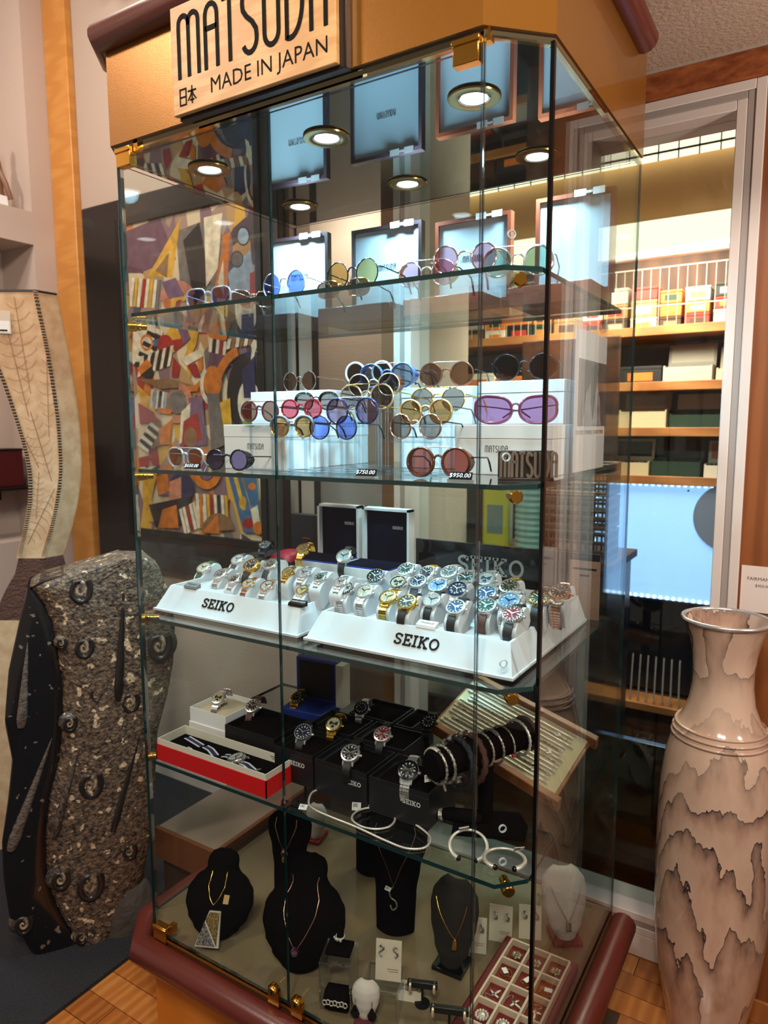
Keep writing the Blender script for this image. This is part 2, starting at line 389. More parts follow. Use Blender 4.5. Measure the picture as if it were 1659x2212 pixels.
# crown and base mouldings: bullnose bars with mitred corners
crown_path = [(XLS - 0.014, 0.66, 2.487), (XLS - 0.014, CL - 0.006, 2.487), (-0.024, -0.012, 2.487), (XR + 0.004, -0.012, 2.487), (XS + 0.014, CH - 0.008, 2.487), (XS + 0.014, 0.66, 2.487)]
MB().tube(crown_path, 0.030, 14, up=(0, 0, 1)).build('crown_moulding', MAHOG, cab, ang=50)
MB().prism(plan, 2.459, 2.50).build('header_top', GOLDLAM, cab, ang=20)
base_path = [(XLS - 0.03, 0.74, 0.236), (XLS - 0.03, CL - 0.012, 0.236), (-0.026, -0.026, 0.236), (XR + 0.012, -0.026, 0.236), (XS + 0.03, CH - 0.012, 0.236), (XS + 0.03, 0.74, 0.236)]
MB().tube(base_path, 0.034, 14, up=(0, 0, 1)).build('base_moulding', MAHOG, cab, ang=50)
BASEW = mat('base_veneer', (190, 112, 34), 0.35, wood=((206, 130, 46), 2.5, (1, 1, 6)), coat=0.2)
MB().prism([(-0.01, 0.004), (XR, 0.004), (XS, CH), (XS, 0.74), (XLS, 0.74), (XLS, CL)], 0.0, 0.236).build('base', BASEW, cab, ang=20)
DECKM = mat('deck_laminate', (118, 102, 78), 0.10, 0)
MB().prism([(-0.01, 0.004), (XR, 0.004), (XS, CH), (XS, 0.736), (XLS, 0.736), (XLS, CL)], 0.236, ZB).build('deck', DECKM, cab, ang=20)
bar_along('sill_channel', [(0.0, -0.004), (XR, -0.004)], 0.014, ZB, ZB + 0.008, BRASS, cab)
# panes
def pane(name, a, b, z0, z1, th=0.006, parent=cab):
    a = Vector(a); b = Vector(b); t = (b - a).normalized(); n = Vector((-t.y, t.x)) * th
    q = [a, b, b + n, a + n]; mb = MB()
    vs = [(p.x, p.y, z0) for p in q] + [(p.x, p.y, z1) for p in q]
    mb.add(vs, [(0, 1, 5, 4), (2, 3, 7, 6)], 0)
    mb.add(vs, [(1, 2, 6, 5), (3, 0, 4, 7), (0, 3, 2, 1), (4, 5, 6, 7)], 1)
    return mb.build(name, [GLASS, EDGE], parent, ang=0)
ZT = ZH - 0.026
dl = pane('door', (0.0, 0.0), (0.4555, 0.0), ZB + 0.012, ZT); dr = pane('door', (0.4585, 0.0), (XR - 0.004, 0.0), ZB + 0.012, ZT)
pane('corner_pane', (XR + 0.002, 0.002), (XS - 0.004, CH - 0.004), ZB, ZH - 0.008)
pane('corner_pane', (XLS + 0.004, CL - 0.004), (-0.006, 0.002), ZB, ZH - 0.008)
pane('side_pane', (XS, CH + 0.002), (XS, YD), ZB, ZH - 0.008)
pane('side_pane', (XLS - 0.006, YD), (XLS - 0.006, CL + 0.002), ZB, ZH - 0.008)
pane('back_pane', (XLS, YD), (XS - 0.006, YD), ZB, ZH - 0.004)
box('corner_seal', (XS - 0.006, XS + 0.001, CH - 0.006, CH + 0.003, ZB, ZH - 0.006), BLACKG, cab)
box('corner_seal', (XLS - 0.006, XLS, YD - 0.003, YD + 0.003, ZB, ZH - 0.006), BLACKG, cab)
SEAL = clear('clear_seal', (225, 235, 238), f0=0.12)
box('door_seal', (XR - 0.004, XR + 0.002, -0.001, 0.007, ZB + 0.012, ZH - 0.01), SEAL, cab)
# hinges and locks on the doors
def hinge(x, z, door):
    h = MB().box(x - 0.024, x + 0.024, -0.006, 0.014, z - 0.036, z + 0.006).box(x - 0.026, x + 0.026, -0.009, -0.004, z - 0.006, z + 0.004).build('hinge', BRASS, door, ang=20)
    md = h.modifiers.new('bevel', 'BEVEL'); md.width = 0.0015; md.segments = 2
    box('hinge_pin', (x + 0.026, x + 0.040, 0.004, 0.020, z - 0.006, z + 0.016), BRASS, h)
hinge(0.026, ZH - 0.012, dl); hinge(XR - 0.030, ZH - 0.012, dr)
hinge(0.026, ZB + 0.03, dl); hinge(XR - 0.030, ZB + 0.03, dr)
for x, dd in ((0.4225, dl), (0.4915, dr)):
    pl = [(x - 0.016, ZB + 0.002), (x + 0.016, ZB + 0.002), (x + 0.016, ZB + 0.038)] + arc(x, ZB + 0.038, 0.016, 0.016, 0, 180, 10)[1:]
    lk = MB().prism(pl, -0.012, -0.003, 'xz').build('lock', BRASS, dd, ang=30)
    mb = MB(); mb.M = Matrix.Translation((x, -0.012, ZB + 0.038)) @ Matrix.Rotation(PI / 2, 4, 'X'); mb.lathe([(0.012, 0), (0.012, 0.003), (0.010, 0.006), (0.004, 0.006)], 20)
    cy = mb.build('lock_cylinder', GOLD, lk)
    MB().box(x - 0.0012, x + 0.0012, -0.0192, -0.0178, ZB + 0.033, ZB + 0.043).build('keyhole', BLACK, lk)
# shelves
sh_plan = [(0.004, 0.014), (0.9569, 0.014), (1.0045, 0.0635), (1.0045, 0.612), (-0.062, 0.612), (-0.062, 0.075)]
SHG = clear('shelf_glass', (250, 254, 253), f0=0.04)
shelves = []
for z in (S1, S2, S3, S4):
    mb = MB(); n = len(sh_plan)
    vs = [(x, y, z - 0.009) for x, y in sh_plan] + [(x, y, z) for x, y in sh_plan]
    mb.add(vs, [tuple(range(n - 1, -1, -1)), tuple(range(n, 2 * n))], 0)
    mb.add(vs, [(i, (i + 1) % n, n + (i + 1) % n, n + i) for i in range(n)], 1)
    sh = mb.build('shelf', [SHG, EDGE], cab, ang=0); shelves.append(sh)
    for (x, y, dx, dy) in ((0.958, 0.062, 0.6, -0.8), (-0.030, 0.075, -0.7, -0.7)):
        m2 = MB(); m2.M = Matrix.Translation((x, y, z - 0.022)) @ Vector((dx, dy, 0)).to_track_quat('Z', 'Y').to_matrix().to_4x4()
        m2.lathe([(0.0085, -0.010), (0.0085, 0.004), (0.0105, 0.006), (0.0105, 0.012), (0.0095, 0.013), (0.0125, 0.015), (0.0125, 0.030), (0.010, 0.033)], 18)
        m2.build('shelf_pin', BRASS, sh)
# downlights in the mirror ceiling
LENS = mat('lamp_lens', (255, 255, 255), 0.4, emit=(240, 250, 255), es=9)
RING = mat('brass_ring', (150, 124, 66), 0.22, 1.0)
DOWN = 51
for x in (0.081, 0.445, 0.805):
    for y in (0.212, 0.572):
        lamp = thing('downlight', 'x', 'lamp', (x, y, ZH - 0.001)); lamp.parent = cab
        for k in ('label', 'category'): del lamp[k]
        MB().lathe([(0.031, -0.0005), (0.051, -0.0005), (0.053, -0.002), (0.052, -0.005), (0.036, -0.006), (0.031, -0.004), (0.031, -0.0005)], 36, caps=False).build('trim_ring', RING, lamp)
        MB().lathe([(0.031, -0.0052), (0.030, -0.0035), (0.026, -0.003)], 28, caps=False).build('reflector', STEEL, lamp)
        MB().disc((0, 0, -0.0032), 0.028, 28).build('lens', LENS, lamp)
        d = bpy.data.lights.new('downlight_beam', 'SPOT'); d.energy = DOWN; d.color = (0.48, 0.82, 1.0); d.spot_size = math.radians(152); d.spot_blend = 1.0; d.shadow_soft_size = 0.022
        lo = bpy.data.objects.new('downlight_beam', d); COL.objects.link(lo); lo.parent = lamp; lo.location = (0, 0, -0.012)
# sign board on the header
sg = thing('sign_board', 'maple wood sign board with dark art deco lettering mounted on the header', 'sign', (0.229, -0.006, 2.254))
b0 = box('backing', (0.006, 0.434, -0.016, 0.0, -0.004, 0.232), mat('sign_backing', (30, 16, 12), 0.4), sg, bev=0.001)
b1 = box('board', (0.0, 0.420, -0.028, -0.016, 0.003, 0.238), MAPLE, sg, bev=0.0015)
hh = 0.122; wd_ = text_width('MATSUDA', 'deco', hh, 1.0, .085)
write('MATSUDA', 'deco', hh, .075, 0.0012, INK, sg, x0=0.018, z0=0.070, y=-0.0282, sx=0.386 / wd_ * 1.0, gap=.085 * 0.386 / wd_)
lettering('MADE IN JAPAN', 0.0415, INK, sg, (0.256, -0.0284, 0.037))
kj = MB()
for p in ([(0, 0), (0, .9), (.6, .9), (.6, 0), (0, 0)], [(0, .45), (.6, .45)], [(.8, .68), (1.6, .68)], [(1.2, .95), (1.2, -.05)], [(1.2, .68), (1.05, .4), (.8, .15)], [(1.2, .68), (1.35, .4), (1.6, .15)], [(1.0, .16), (1.4, .16)]):
    stroke(kj, [(a * 0.029, b * 0.034) for a, b in p], 0.0026, 0.0008)
kj.build('lettering', INK, sg, (0.022, -0.0284, 0.019), ang=0)
# ================================================================== eyewear
def lens_mat(n, tint, body=(0, 0, 0), op=0.0): return clear('lens_' + n, tint, f0=0.05, opaque=op, ocol=body)
LM = {'brown': lens_mat('brown', (146, 114, 100)), 'dark': lens_mat('dark', (88, 76, 78)), 'blue': lens_mat('blue', (120, 140, 225)), 'mauve': lens_mat('mauve', (160, 138, 168)),
      'yellow': lens_mat('yellow', (205, 190, 132)), 'pink': lens_mat('pink', (214, 164, 178)), 'green': lens_mat('green', (150, 176, 160)), 'red': lens_mat('red', (206, 96, 110)),
      'amber': lens_mat('amber', (178, 132, 84)), 'grey': lens_mat('grey', (150, 138, 134)), 'plum': lens_mat('plum', (172, 124, 164)), 'rust': lens_mat('rust', (178, 100, 92)),
      'slate': lens_mat('slate', (132, 146, 172)), 'violet': lens_mat('violet', (140, 130, 186))}
FM = {'silver': STEEL, 'gold': GOLD, 'black': BLACKG, 'gunmetal': mat('gunmetal', (60, 60, 66), 0.25, 1.0), 'tortoise': mat('tortoise', (58, 26, 18), 0.15, noise=(60, (120, 62, 30), (1, 1, 1))),
      'clear': clear('frame_clear', (226, 228, 232), f0=0.1, opaque=0.35, ocol=(214, 216, 222)), 'red': mat('frame_red', (150, 34, 50), 0.15), 'navy': mat('frame_navy', (36, 32, 88), 0.12),
      'grey': mat('frame_grey', (92, 94, 104), 0.35), 'champagne': mat('champagne', (232, 214, 180), 0.2, 0.6), 'tan': mat('frame_tan', (196, 152, 98), 0.25, 0.3), 'plum': mat('frame_plum', (110, 48, 78), 0.12),
      'white': mat('frame_white', (220, 224, 228), 0.2), 'blue': mat('frame_blue', (70, 92, 140), 0.15), 'rose': mat('rose_gold', (222, 170, 146), 0.2, 1.0), 'brown': mat('frame_brown', (70, 40, 30), 0.18), 'maroon': mat('frame_maroon', (96, 40, 56), 0.15)}
def outline(w, h, e, kind, n=26):
    pts = []
    for k in range(n):
        a = 2 * PI * k / n; c, s_ = math.cos(a), math.sin(a)
        x = w / 2 * (abs(c) ** (2 / e)) * (1 if c >= 0 else -1); z = h / 2 * (abs(s_) ** (2 / e)) * (1 if s_ >= 0 else -1)
        if kind == 'aviator': x *= 1 - 0.16 * max(0, -z / (h / 2)); x += -0.06 * w * max(0, -z / (h / 2)); z *= 1.0
        if kind == 'cat' and z > 0: z += 0.12 * h * max(0, x / (w / 2))
        if kind == 'club': z *= 1.0
        pts.append((x, z))
    return pts
def sunglasses(label, group, loc, rz, lens, frame, w=.048, h=.046, gap=.020, r=.0016, e=2.0, kind='round', depth=.004, temple='gunmetal', tl=.125, bar=None, shield=None, folded=False, brow=None, tilt=0.0, splay=0.0):
    t = thing('sunglasses', label, 'sunglasses', loc, group=group, rot=(tilt, 0, rz))
    cx = (w + gap) / 2; zc = h / 2 + r; fm = FM[frame]
    for sd in (1, -1):
        P = [(x * sd, z) for x, z in outline(w, h, e, kind)]
        ring = [(sd * cx + x, -depth * .5 + abs(x + sd * 0) * 0, zc + z) for x, z in P]
        rim = MB().tube(ring, r, 6, closed=True, up=(0, 1, 0), flat=max(1.0, depth / r / 2)).build('rim', fm, t, ang=60)
        MB().add([(sd * cx + x * .985, -depth * .5 - .0006 - .0016 * (1 - (x * x / (w * w / 4) + z * z / (h * h / 4))), zc + z * .985) for x, z in P] + [(sd * cx, -depth * .5 - .0026, zc)],
                 [((k + 1) % len(P), k, len(P)) if sd > 0 else (k, (k + 1) % len(P), len(P)) for k in range(len(P))]).build('lens', LM[lens], t, ang=180)
        if brow: MB().tube([(sd * cx + x, -.002, zc + z) for x, z in P if z > -h * .05] if sd > 0 else [(sd * cx + x, -.002, zc + z) for x, z in P if z > -h * .05], .0036, 6, up=(0, 1, 0)).build('brow', FM[brow], t, ang=60)
        if shield:
            q = [(x, z) for x, z in P if x * sd > w * .12]; q.sort(key=lambda p: -p[1])
            vs = [(sd * cx + x, 0, zc + z) for x, z in q] + [(sd * cx + x + sd * .002, .022 - .010 * abs(z) / (h / 2), zc + z * .92) for x, z in q]; m = len(q)
            MB().add(vs, [(i, i + 1, m + i + 1, m + i) for i in range(m - 1)]).build('side_shield', FM[shield] if shield in FM else LM[shield[1:]], t, ang=60)
        x0 = sd * (cx + w / 2 + .002); zt = zc + h * .18
        if folded: pts = [(x0, .004, zt), (x0, .010, zt), (x0 - sd * .04, .016 + .004 * (sd > 0), zt - .004), (x0 - sd * .095, .018 + .004 * (sd > 0), zt - .012), (x0 - sd * .115, .018 + .004 * (sd > 0), zt - .026)]
        else: pts = [(x0, 0, zt), (x0 + sd * .003, .008, zt), (x0 + sd * (.003 + splay), tl * .72, zt - .004), (x0 + sd * splay * .9, tl * .90, zt - .016), (x0 + sd * splay * .8, tl, zt - .034)]
        tp = MB().tube(pts, [.0014, .0014, .0014, .0021, .0019] if temple != 'thick' else [.0024] * 5, 6).build('temple', FM[temple] if temple in FM else fm, t, ang=60)
    bz = zc + h * .16
    MB().tube([(-gap / 2 - .001, -.001, bz - .003), (-gap * .3, -.003, bz + .003), (0, -.004, bz + .0045), (gap * .3, -.003, bz + .003), (gap / 2 + .001, -.001, bz - .003)], .0016 if r < .0022 else .0026, 6).build('bridge', fm, t, ang=60)
    if bar: MB().tube([(-cx - w * .2, -.002, zc + h * .50), (-cx * .5, -.004, zc + h * .53), (cx * .5, -.004, zc + h * .53), (cx + w * .2, -.002, zc + h * .50)], .0011, 6).build('top_bar', FM[bar], t, ang=60)
    for sd in (1, -1):
        MB().sphere((sd * gap * .36, .006, zc - h * .08), .0028, 6, 4, 1.5).build('nose_pad', ACRYL_E, t)
    return t
# ---- top shelf: pairs in a row along the front
G = 'sunglasses lined up on the top glass shelf'
def row1(label, px, Y, lens, frame, **k):
    p = atY(px, 600, Y); return sunglasses(label, G, (p.x, Y, S1 + .0005), k.pop('rz', .12), lens, frame, **k)
row1('clear framed sunglasses with violet square lenses at the left end of top shelf', 450, .055, 'violet', 'clear', w=.052, h=.040, e=3.2, r=.0022, temple='silver', gap=.018)
row1('small brown square sunglasses standing behind the violet pair on top shelf', 545, .11, 'brown', 'rose', w=.040, h=.034, e=3.0, gap=.014, rz=.9)
row1('blue round lens sunglasses with thin silver rims on top shelf', 614, .06, 'blue', 'silver', w=.046, h=.052, gap=.020, r=.0011, temple='silver', rz=.0)
row1('dark brown rounded sunglasses lying behind the blue and yellow pairs', 742, .13, 'brown', 'rose', w=.052, h=.036, e=2.6, r=.0018)
row1('pale yellow round lens sunglasses with dark thin rims on top shelf', 762, .055, 'yellow', 'gunmetal', w=.050, h=.053, gap=.020, r=.0011, rz=.0)
row1('pink round lens sunglasses with silver top bar on top shelf', 922, .12, 'pink', 'silver', w=.047, h=.048, gap=.022, r=.0012, bar='silver', shield='Lamber', rz=.15)
row1('rose gold sunglasses with pink oval lenses near the right of top shelf', 1004, .045, 'pink', 'rose', w=.044, h=.048, gap=.026, r=.0014, temple='rose', rz=.2)
row1('large round mirrored green sunglasses with orange side shields at top shelf corner', 1118, .13, 'green', 'silver', w=.052, h=.052, gap=.022, r=.0020, bar='silver', shield='Lrust', temple='silver', rz=.30, splay=.004)
# ---- open presentation cases behind them
def case(label, x0, x1, Y, hb, hl, wood, rz, txt=True):
    W = x1 - x0; t = thing('presentation_case', label, 'display case', ((x0 + x1) / 2, Y, S1 + .0005), rz, 'open cases on the top shelf')
    wm = mat('case_' + wood, (34, 22, 26) if wood == 'dark' else (104, 46, 28), .3, coat=.3)
    box('base', (-W / 2, W / 2, -.17, 0, 0, hb), wm, t, bev=.002)
    box('lid_frame', (-W / 2, W / 2, 0, .018, hb, hb + .012), wm, t); box('lid_frame', (-W / 2, W / 2, 0, .018, hb + hl - .010, hb + hl), wm, t)
    box('lid_frame', (-W / 2, -W / 2 + .010, 0, .018, hb + .012, hb + hl - .010), wm, t); box('lid_frame', (W / 2 - .010, W / 2, 0, .018, hb + .012, hb + hl - .010), wm, t)
    box('lid_back', (-W / 2, W / 2, .018, .022, hb, hb + hl), wm, t)
    box('lining', (-W / 2 + .010, W / 2 - .010, .006, .018, hb + .012, hb + hl - .010), mat('satin_lining', (156, 168, 176), .6), t)
    if txt:
        h = .016; g = .085; wd = text_width('MATSUDA', 'deco', h, 1.0, g)
        write('MATSUDA', 'deco', h, .08, .0003, INK, t, x0=-wd / 2, z0=hb + hl * .50, y=.0058)
    # plastic tag over the top edge
    m = MB()
    for a, b in ((0, .028), (.044, .072)): m.box(W / 2 - .095 + a, W / 2 - .095 + b, -.004, -.0032, hb + hl - .012, hb + hl + .004)
    m.box(W / 2 - .068, W / 2 - .05, -.004, -.0032, hb + hl - .007, hb + hl - .001); m.build('hang_tag', TAG, t)
    return t
YC = .615
def cx_(px, py): return atY(px, py, YC)
for lab, px0, px1, pyt, wood, rz, txt in (('dark framed white lined case standing open leftmost on top shelf', 556, 711, 516, 'dark', .10, True), ('dark framed white lined case standing open second from left on top shelf', 768, 916, 490, 'dark', .03, True),
        ('mahogany framed white lined case standing open third on top shelf', 947, 1110, 471, 'red', 0, True), ('mahogany framed white lined case standing open at the right end of top shelf', 1164, 1338, 420, 'red', 0, False)):
    q0 = cx_(px0, pyt); q1 = cx_(px1, pyt); z = cx_((px0 + px1) / 2, pyt).z; hb = .042
    case(lab, max(-.055, q0.x), min(.985, q1.x), YC - .018, hb, z - S1 - hb, wood, rz, txt)
# ---- second shelf: white cartons, acrylic risers, sunglasses
def carton(label, x0, x1, y0, y1, z0, z1, rz=0, txt=True, seam=True, tx=.5):
    W = x1 - x0; H = z1 - z0; t = thing('white_carton', label, 'box', ((x0 + x1) / 2, y0, z0 + .0004), rz, 'white cartons on the second shelf')
    box('body', (-W / 2, W / 2, 0, y1 - y0, 0, H * .72), WHITEB, t, bev=.0008)
    box('lid', (-W / 2 - .0008, W / 2 + .0008, -.0008, y1 - y0 + .0008, H * .72 + .0006, H), WHITEB, t, bev=.0008)
    if txt:
        h = .014; wd = text_width('MATSUDA', 'deco', h, 1.0, .085)
        write('MATSUDA', 'deco', h, .08, .0003, INK, t, x0=-W / 2 + W * tx - wd / 2, z0=H * .45, y=-.0002)
    return t
Z2 = S2
zt1 = atY(475, 918, .13).z; zt2 = atY(600, 846, .32).z; zt3 = atY(1100, 918, .24).z; zt4 = atY(950, 836, .37).z; zt5 = atY(1130, 822, .37).z
carton('white carton at the left front of second shelf with small lettering', .183, .375, .13, .30, Z2, zt1, tx=.52)
carton('plain lower white carton behind the left acrylic stands', .10, .36, .32, .50, Z2, zt1, txt=False)
carton('plain upper white carton behind the left acrylic stands carrying brown sunglasses', .10, .36, .32, .50, zt1 + .001, zt2, txt=False)
carton('white carton at the right front of second shelf below the purple sunglasses', .755, .972, .24, .36, Z2, zt3, tx=.44)
carton('plain lower white carton at the back middle of second shelf', .545, .735, .37, .54, Z2, zt3, txt=False)
carton('plain lower white carton at the back right of second shelf', .740, .955, .37, .54, Z2, zt3, txt=False)
carton('plain upper white carton carrying the gold lens sunglasses with the bar', .545, .735, .37, .54, zt3 + .001, zt4, txt=False)
carton('plain upper white carton carrying the black round sunglasses at right', .750, .950, .37, .54, zt3 + .001, zt5, txt=False)
GS = 'sunglasses on the second shelf'
ACB = 'acrylic stands on the second shelf'
def stand(label, x, y, z, w=.11):
    t = thing('acrylic_stand', label, 'stand', (x, y, Z2 + .0005), 0, ACB); H = z - Z2 - .002
    MB().box(-w / 2, w / 2, -.012, .012, 0, .005).build('foot', ACRYL_E, t, ang=0)
    for sx in (-.3, .3): MB().lathe([(.0035, .005), (.0035, H - .004)], 10).build('post', ACRYL_E, t, (sx * w, 0, 0))
    MB().box(-w / 2, w / 2, -.010, .016, H - .004, H).box(-w / 2, w / 2, -.013, -.010, H - .004, H + .008).build('rail', ACRYL, t, ang=0)
def pair(label, px, py, Y, lens, frame, on=None, st=True, **k):
    h = k.get('h', .046); r = k.get('r', .0016); p = atY(px, py, Y)
    z = p.z - h / 2 - r if on is None else on
    if on is None and st: stand('clear acrylic stand under the ' + k.pop('sl'), p.x, Y + .002, z)
    return sunglasses(label, GS, (p.x, Y, z + .0006), k.pop('rz', .05), lens, frame, **k)
# left cluster
pair('grey browline sunglasses with amber lenses at the front of left cluster', 632, 922, .075, 'amber', 'gold', sl='grey browline pair', w=.048, h=.044, gap=.018, brow='grey', e=2.2, temple='gunmetal')
pair('blue round lens sunglasses with dark thin rims at the front of left cluster', 720, 924, .085, 'blue', 'gunmetal', sl='blue round pair', w=.048, h=.050, gap=.018, r=.0014, rz=.10)
pair('maroon round sunglasses overhanging the left carton', 562, 889, .12, 'brown', 'maroon', sl='maroon round pair', w=.046, h=.046, gap=.016, r=.0022, bar='silver')
pair('bright red framed sunglasses with pink red lenses in left cluster', 652, 884, .145, 'red', 'red', sl='bright red pair', w=.046, h=.042, gap=.018, r=.0022)
pair('navy framed round sunglasses with mauve lenses in the middle of left cluster', 762, 888, .135, 'mauve', 'navy', sl='navy mauve pair', w=.052, h=.054, gap=.022, r=.0020, depth=.007, bar='silver', temple='gold', rz=.08)
pair('dark shield sunglasses with grey lenses behind the red pair', 684, 868, .22, 'grey', 'black', sl='dark shield pair', w=.050, h=.040, gap=.020, brow='black', e=2.4)
pair('champagne framed round sunglasses with fading brown lenses in left cluster', 792, 858, .195, 'grey', 'champagne', sl='champagne pair', w=.056, h=.054, gap=.022, r=.0020, bar='gold', temple='gold', rz=.08)
pair('tortoise round sunglasses with thin gold rims below the blue framed pair', 808, 832, .255, 'dark', 'champagne', sl='tortoise gold rim pair', w=.054, h=.050, gap=.024, r=.0016, shield='tortoise', rz=.08)
pair('blue framed round sunglasses with slate lenses at the top of left cluster', 838, 812, .300, 'slate', 'blue', sl='blue slate pair', w=.056, h=.054, gap=.024, r=.0026, depth=.012, bar='silver', shield='blue', rz=.14)
pair('white framed round sunglasses with brown lenses at the top back of left cluster', 797, 806, .350, 'dark', 'white', sl='white framed pair', w=.054, h=.052, gap=.022, r=.0030, rz=.05)
pair('brown round sunglasses sitting alone on the upper left carton', 648, 820, .36, 'brown', 'brown', on=zt2, w=.050, h=.050, gap=.020, r=.0016, temple='tortoise', rz=-.12, splay=.010)
# right cluster
pair('rose gold round sunglasses with grey lenses at the front of right cluster', 898, 922, .135, 'grey', 'rose', sl='rose gold round pair', w=.048, h=.050, gap=.020, r=.0018, bar=None)
pair('tan metal round sunglasses with amber lenses in the middle of right cluster', 921, 890, .190, 'amber', 'tan', sl='tan amber pair', w=.050, h=.050, gap=.020, r=.0022, depth=.008)
pair('gold wire sunglasses with grey lenses at the back of right cluster', 946, 864, .240, 'grey', 'gold', sl='gold wire pair', w=.052, h=.050, gap=.022, r=.0013, bar='gold', temple='gold')
# standing on cartons and on the shelf
pair('gold bar round sunglasses with bronze lenses on the back middle carton', 965, 804, .40, 'brown', 'tortoise', on=zt4, w=.056, h=.056, gap=.022, r=.0022, depth=.006, bar='silver', rz=.12)
pair('black round sunglasses with twisted bridge on the back right carton', 1133, 795, .39, 'dark', 'gunmetal', on=zt5, w=.058, h=.056, gap=.024, r=.0020, rz=.25)
pair('large plum cat eye sunglasses lying folded on the right front carton', 1114, 884, .27, 'plum', 'plum', on=zt3, w=.076, h=.054, gap=.016, r=.0034, kind='cat', e=2.4, folded=True, temple='plum', rz=.28)
zs = Z2 + .0006
pair('clear framed aviator sunglasses with brown lenses at the left front of second shelf', 402, 985, .075, 'brown', 'clear', on=zs, w=.052, h=.046, gap=.016, r=.0030, kind='aviator', e=2.6, bar='silver', temple='silver', rz=.0)
pair('black round sunglasses with side shields beside the aviators', 492, 985, .055, 'violet', 'black', on=zs, w=.048, h=.046, gap=.020, r=.0022, depth=.006, shield='black', rz=.10, splay=.012)
pair('large tortoise sunglasses with rust lenses and silver bar near the right front', 948, 994, .095, 'rust', 'tortoise', on=zs, w=.056, h=.056, gap=.018, r=.0030, depth=.008, bar='silver', shield='tortoise', rz=.10, temple='gunmetal')
def price(label, px, py, Y, txt):
    p = atY(px, py, Y); t = thing('price_tag', label, 'price tag', (p.x, Y, Z2 + .0006), 0, rot=(0, 0, .02))
    MB().prism([(-.006, 0), (.010, 0), (.008, .003), (-.006, .004)], -.024, .024, 'yz').build('holder', STEEL, t, ang=20)
    MB().prism([(-.004, .004), (.004, .003), (.0085, .0165), (.0068, .017)], -.022, .022, 'yz').build('plate', BLACKG, t, ang=20)
    lettering(txt, .0135, TAG, t, (0, -.0009, .0112), (PI / 2 - .68, 0, 0)).rotation_euler = (PI / 2 - .70, 0, 0)
price('black price tag reading $650 in front of the aviators', 414, 1006, .030, '$650.00')
price('black price tag reading $750 below the left cluster', 790, 1020, .035, '$750.00')
price('black price tag reading $950 in front of the large tortoise sunglasses', 994, 1030, .045, '$950.00')
# dark metal name block with raised letters
lb = thing('name_block', 'dark metal block with tall raised letters at the shelf corner', 'name block', (.955, .112, Z2 + .0006), .42)
DKM = mat('dark_chrome', (70, 60, 58), .32, .8)
box('back_plate', (-.042, .060, .006, .016, 0, .056), DKM, lb, bev=.001); box('foot', (-.042, .060, -.010, .016, 0, .006), DKM, lb, bev=.001)
wd = text_width('MATSUDA', 'deco', .046, .62, .06)
write('MATSUDA', 'deco', .046, .11, .012, mat('warm_chrome', (170, 148, 132), .25, .8), lb, x0=-.038, z0=.007, y=.006, sx=.62, gap=.06)
# photo placard in an acrylic holder
pc = thing('photo_placard', 'white placard with a grey photo print in a clear holder by the side glass', 'placard', (.990, .430, Z2 + .0006), PI / 2)
MB().box(-.122, .122, 0, .004, 0, .315).box(-.122, .122, .0, .012, 0, .003).build('holder', ACRYL, pc, ang=0)
box('card', (-.118, .118, -.001, -.0003, .004, .300), mat('placard_paper', (206, 200, 202), .6), pc)
box('photo', (-.096, .118, -.0016, -.001, .100, .240), mat('photo_grey', (112, 92, 92), .4, noise=(26, (62, 48, 50), (3, 1, .8))), pc)
MB().prism([(-.06, .101), (.08, .101), (.07, .15), (.045, .195), (.01, .205), (-.04, .17)], -.0021, -.0016, 'xz').build('photo_figure', mat('photo_pale', (176, 164, 166), .5, noise=(40, (120, 108, 110), (4, 1, 1))), pc, ang=0)
MB().prism([(-.004, .228), (.032, .236), (.048, .218), (.028, .165), (.012, .112), (-.004, .15)], -.0026, -.0021, 'xz').build('photo_figure', mat('photo_dark', (66, 56, 60), .5), pc, ang=0)
lettering('250 STEPS, 17 HOURS, 10 CRAFTSMEN', .0125, INK, pc, (.0, -.0014, .086))
MB().prism([(-.03, 0), (.0, .016), (.03, 0), (.0, -.012)], -.012, -.002, 'xz').build('clear_sticker', ACRYL_E, pc, (.06, 0, .318), ang=0)
# ================================================================== watches
def dialm(n, c): return mat('dial_' + n, tuple(int(x * .80) for x in c), .5, 0.0, spec=.2)
DM = {'white': dialm('white', (214, 218, 214)), 'cream': dialm('cream', (206, 196, 158)), 'black': dialm('black', (24, 24, 26)), 'green': dialm('green', (34, 66, 52)), 'blue': dialm('blue', (36, 72, 120)),
      'ice': dialm('ice', (120, 170, 214)), 'gold': dialm('gold', (190, 156, 88)), 'red': dialm('red', (150, 28, 26)), 'navy': dialm('navy', (22, 30, 62)), 'teal': dialm('teal', (58, 112, 98)),
      'pinkish': dialm('pinkish', (190, 168, 166)), 'brown': dialm('brown', (66, 40, 34)), 'champagne': dialm('champagne', (206, 182, 128)), 'olive': dialm('olive', (74, 74, 46)), 'grey': dialm('grey', (110, 108, 106))}
BM = {'steel': STEEL, 'gold': GOLD, 'black': mat('bezel_black', (16, 16, 20), .15), 'rose': FM['rose'], 'navy': mat('bezel_navy', (22, 30, 70), .15), 'dark': FM['gunmetal'], 'ice': mat('bezel_pale', (150, 176, 190), .2, .5)}
LEA = {'black': mat('leather_black', (18, 16, 16), .45, bump=(500, .2)), 'brown': mat('leather_brown', (74, 40, 24), .5, bump=(500, .2)), 'navy': mat('strap_navy', (20, 26, 50), .5), 'green': mat('strap_green', (50, 74, 36), .6), 'grey': mat('strap_grey', (66, 66, 68), .55)}
LUME = mat('marker_pale', (214, 214, 196), .4)
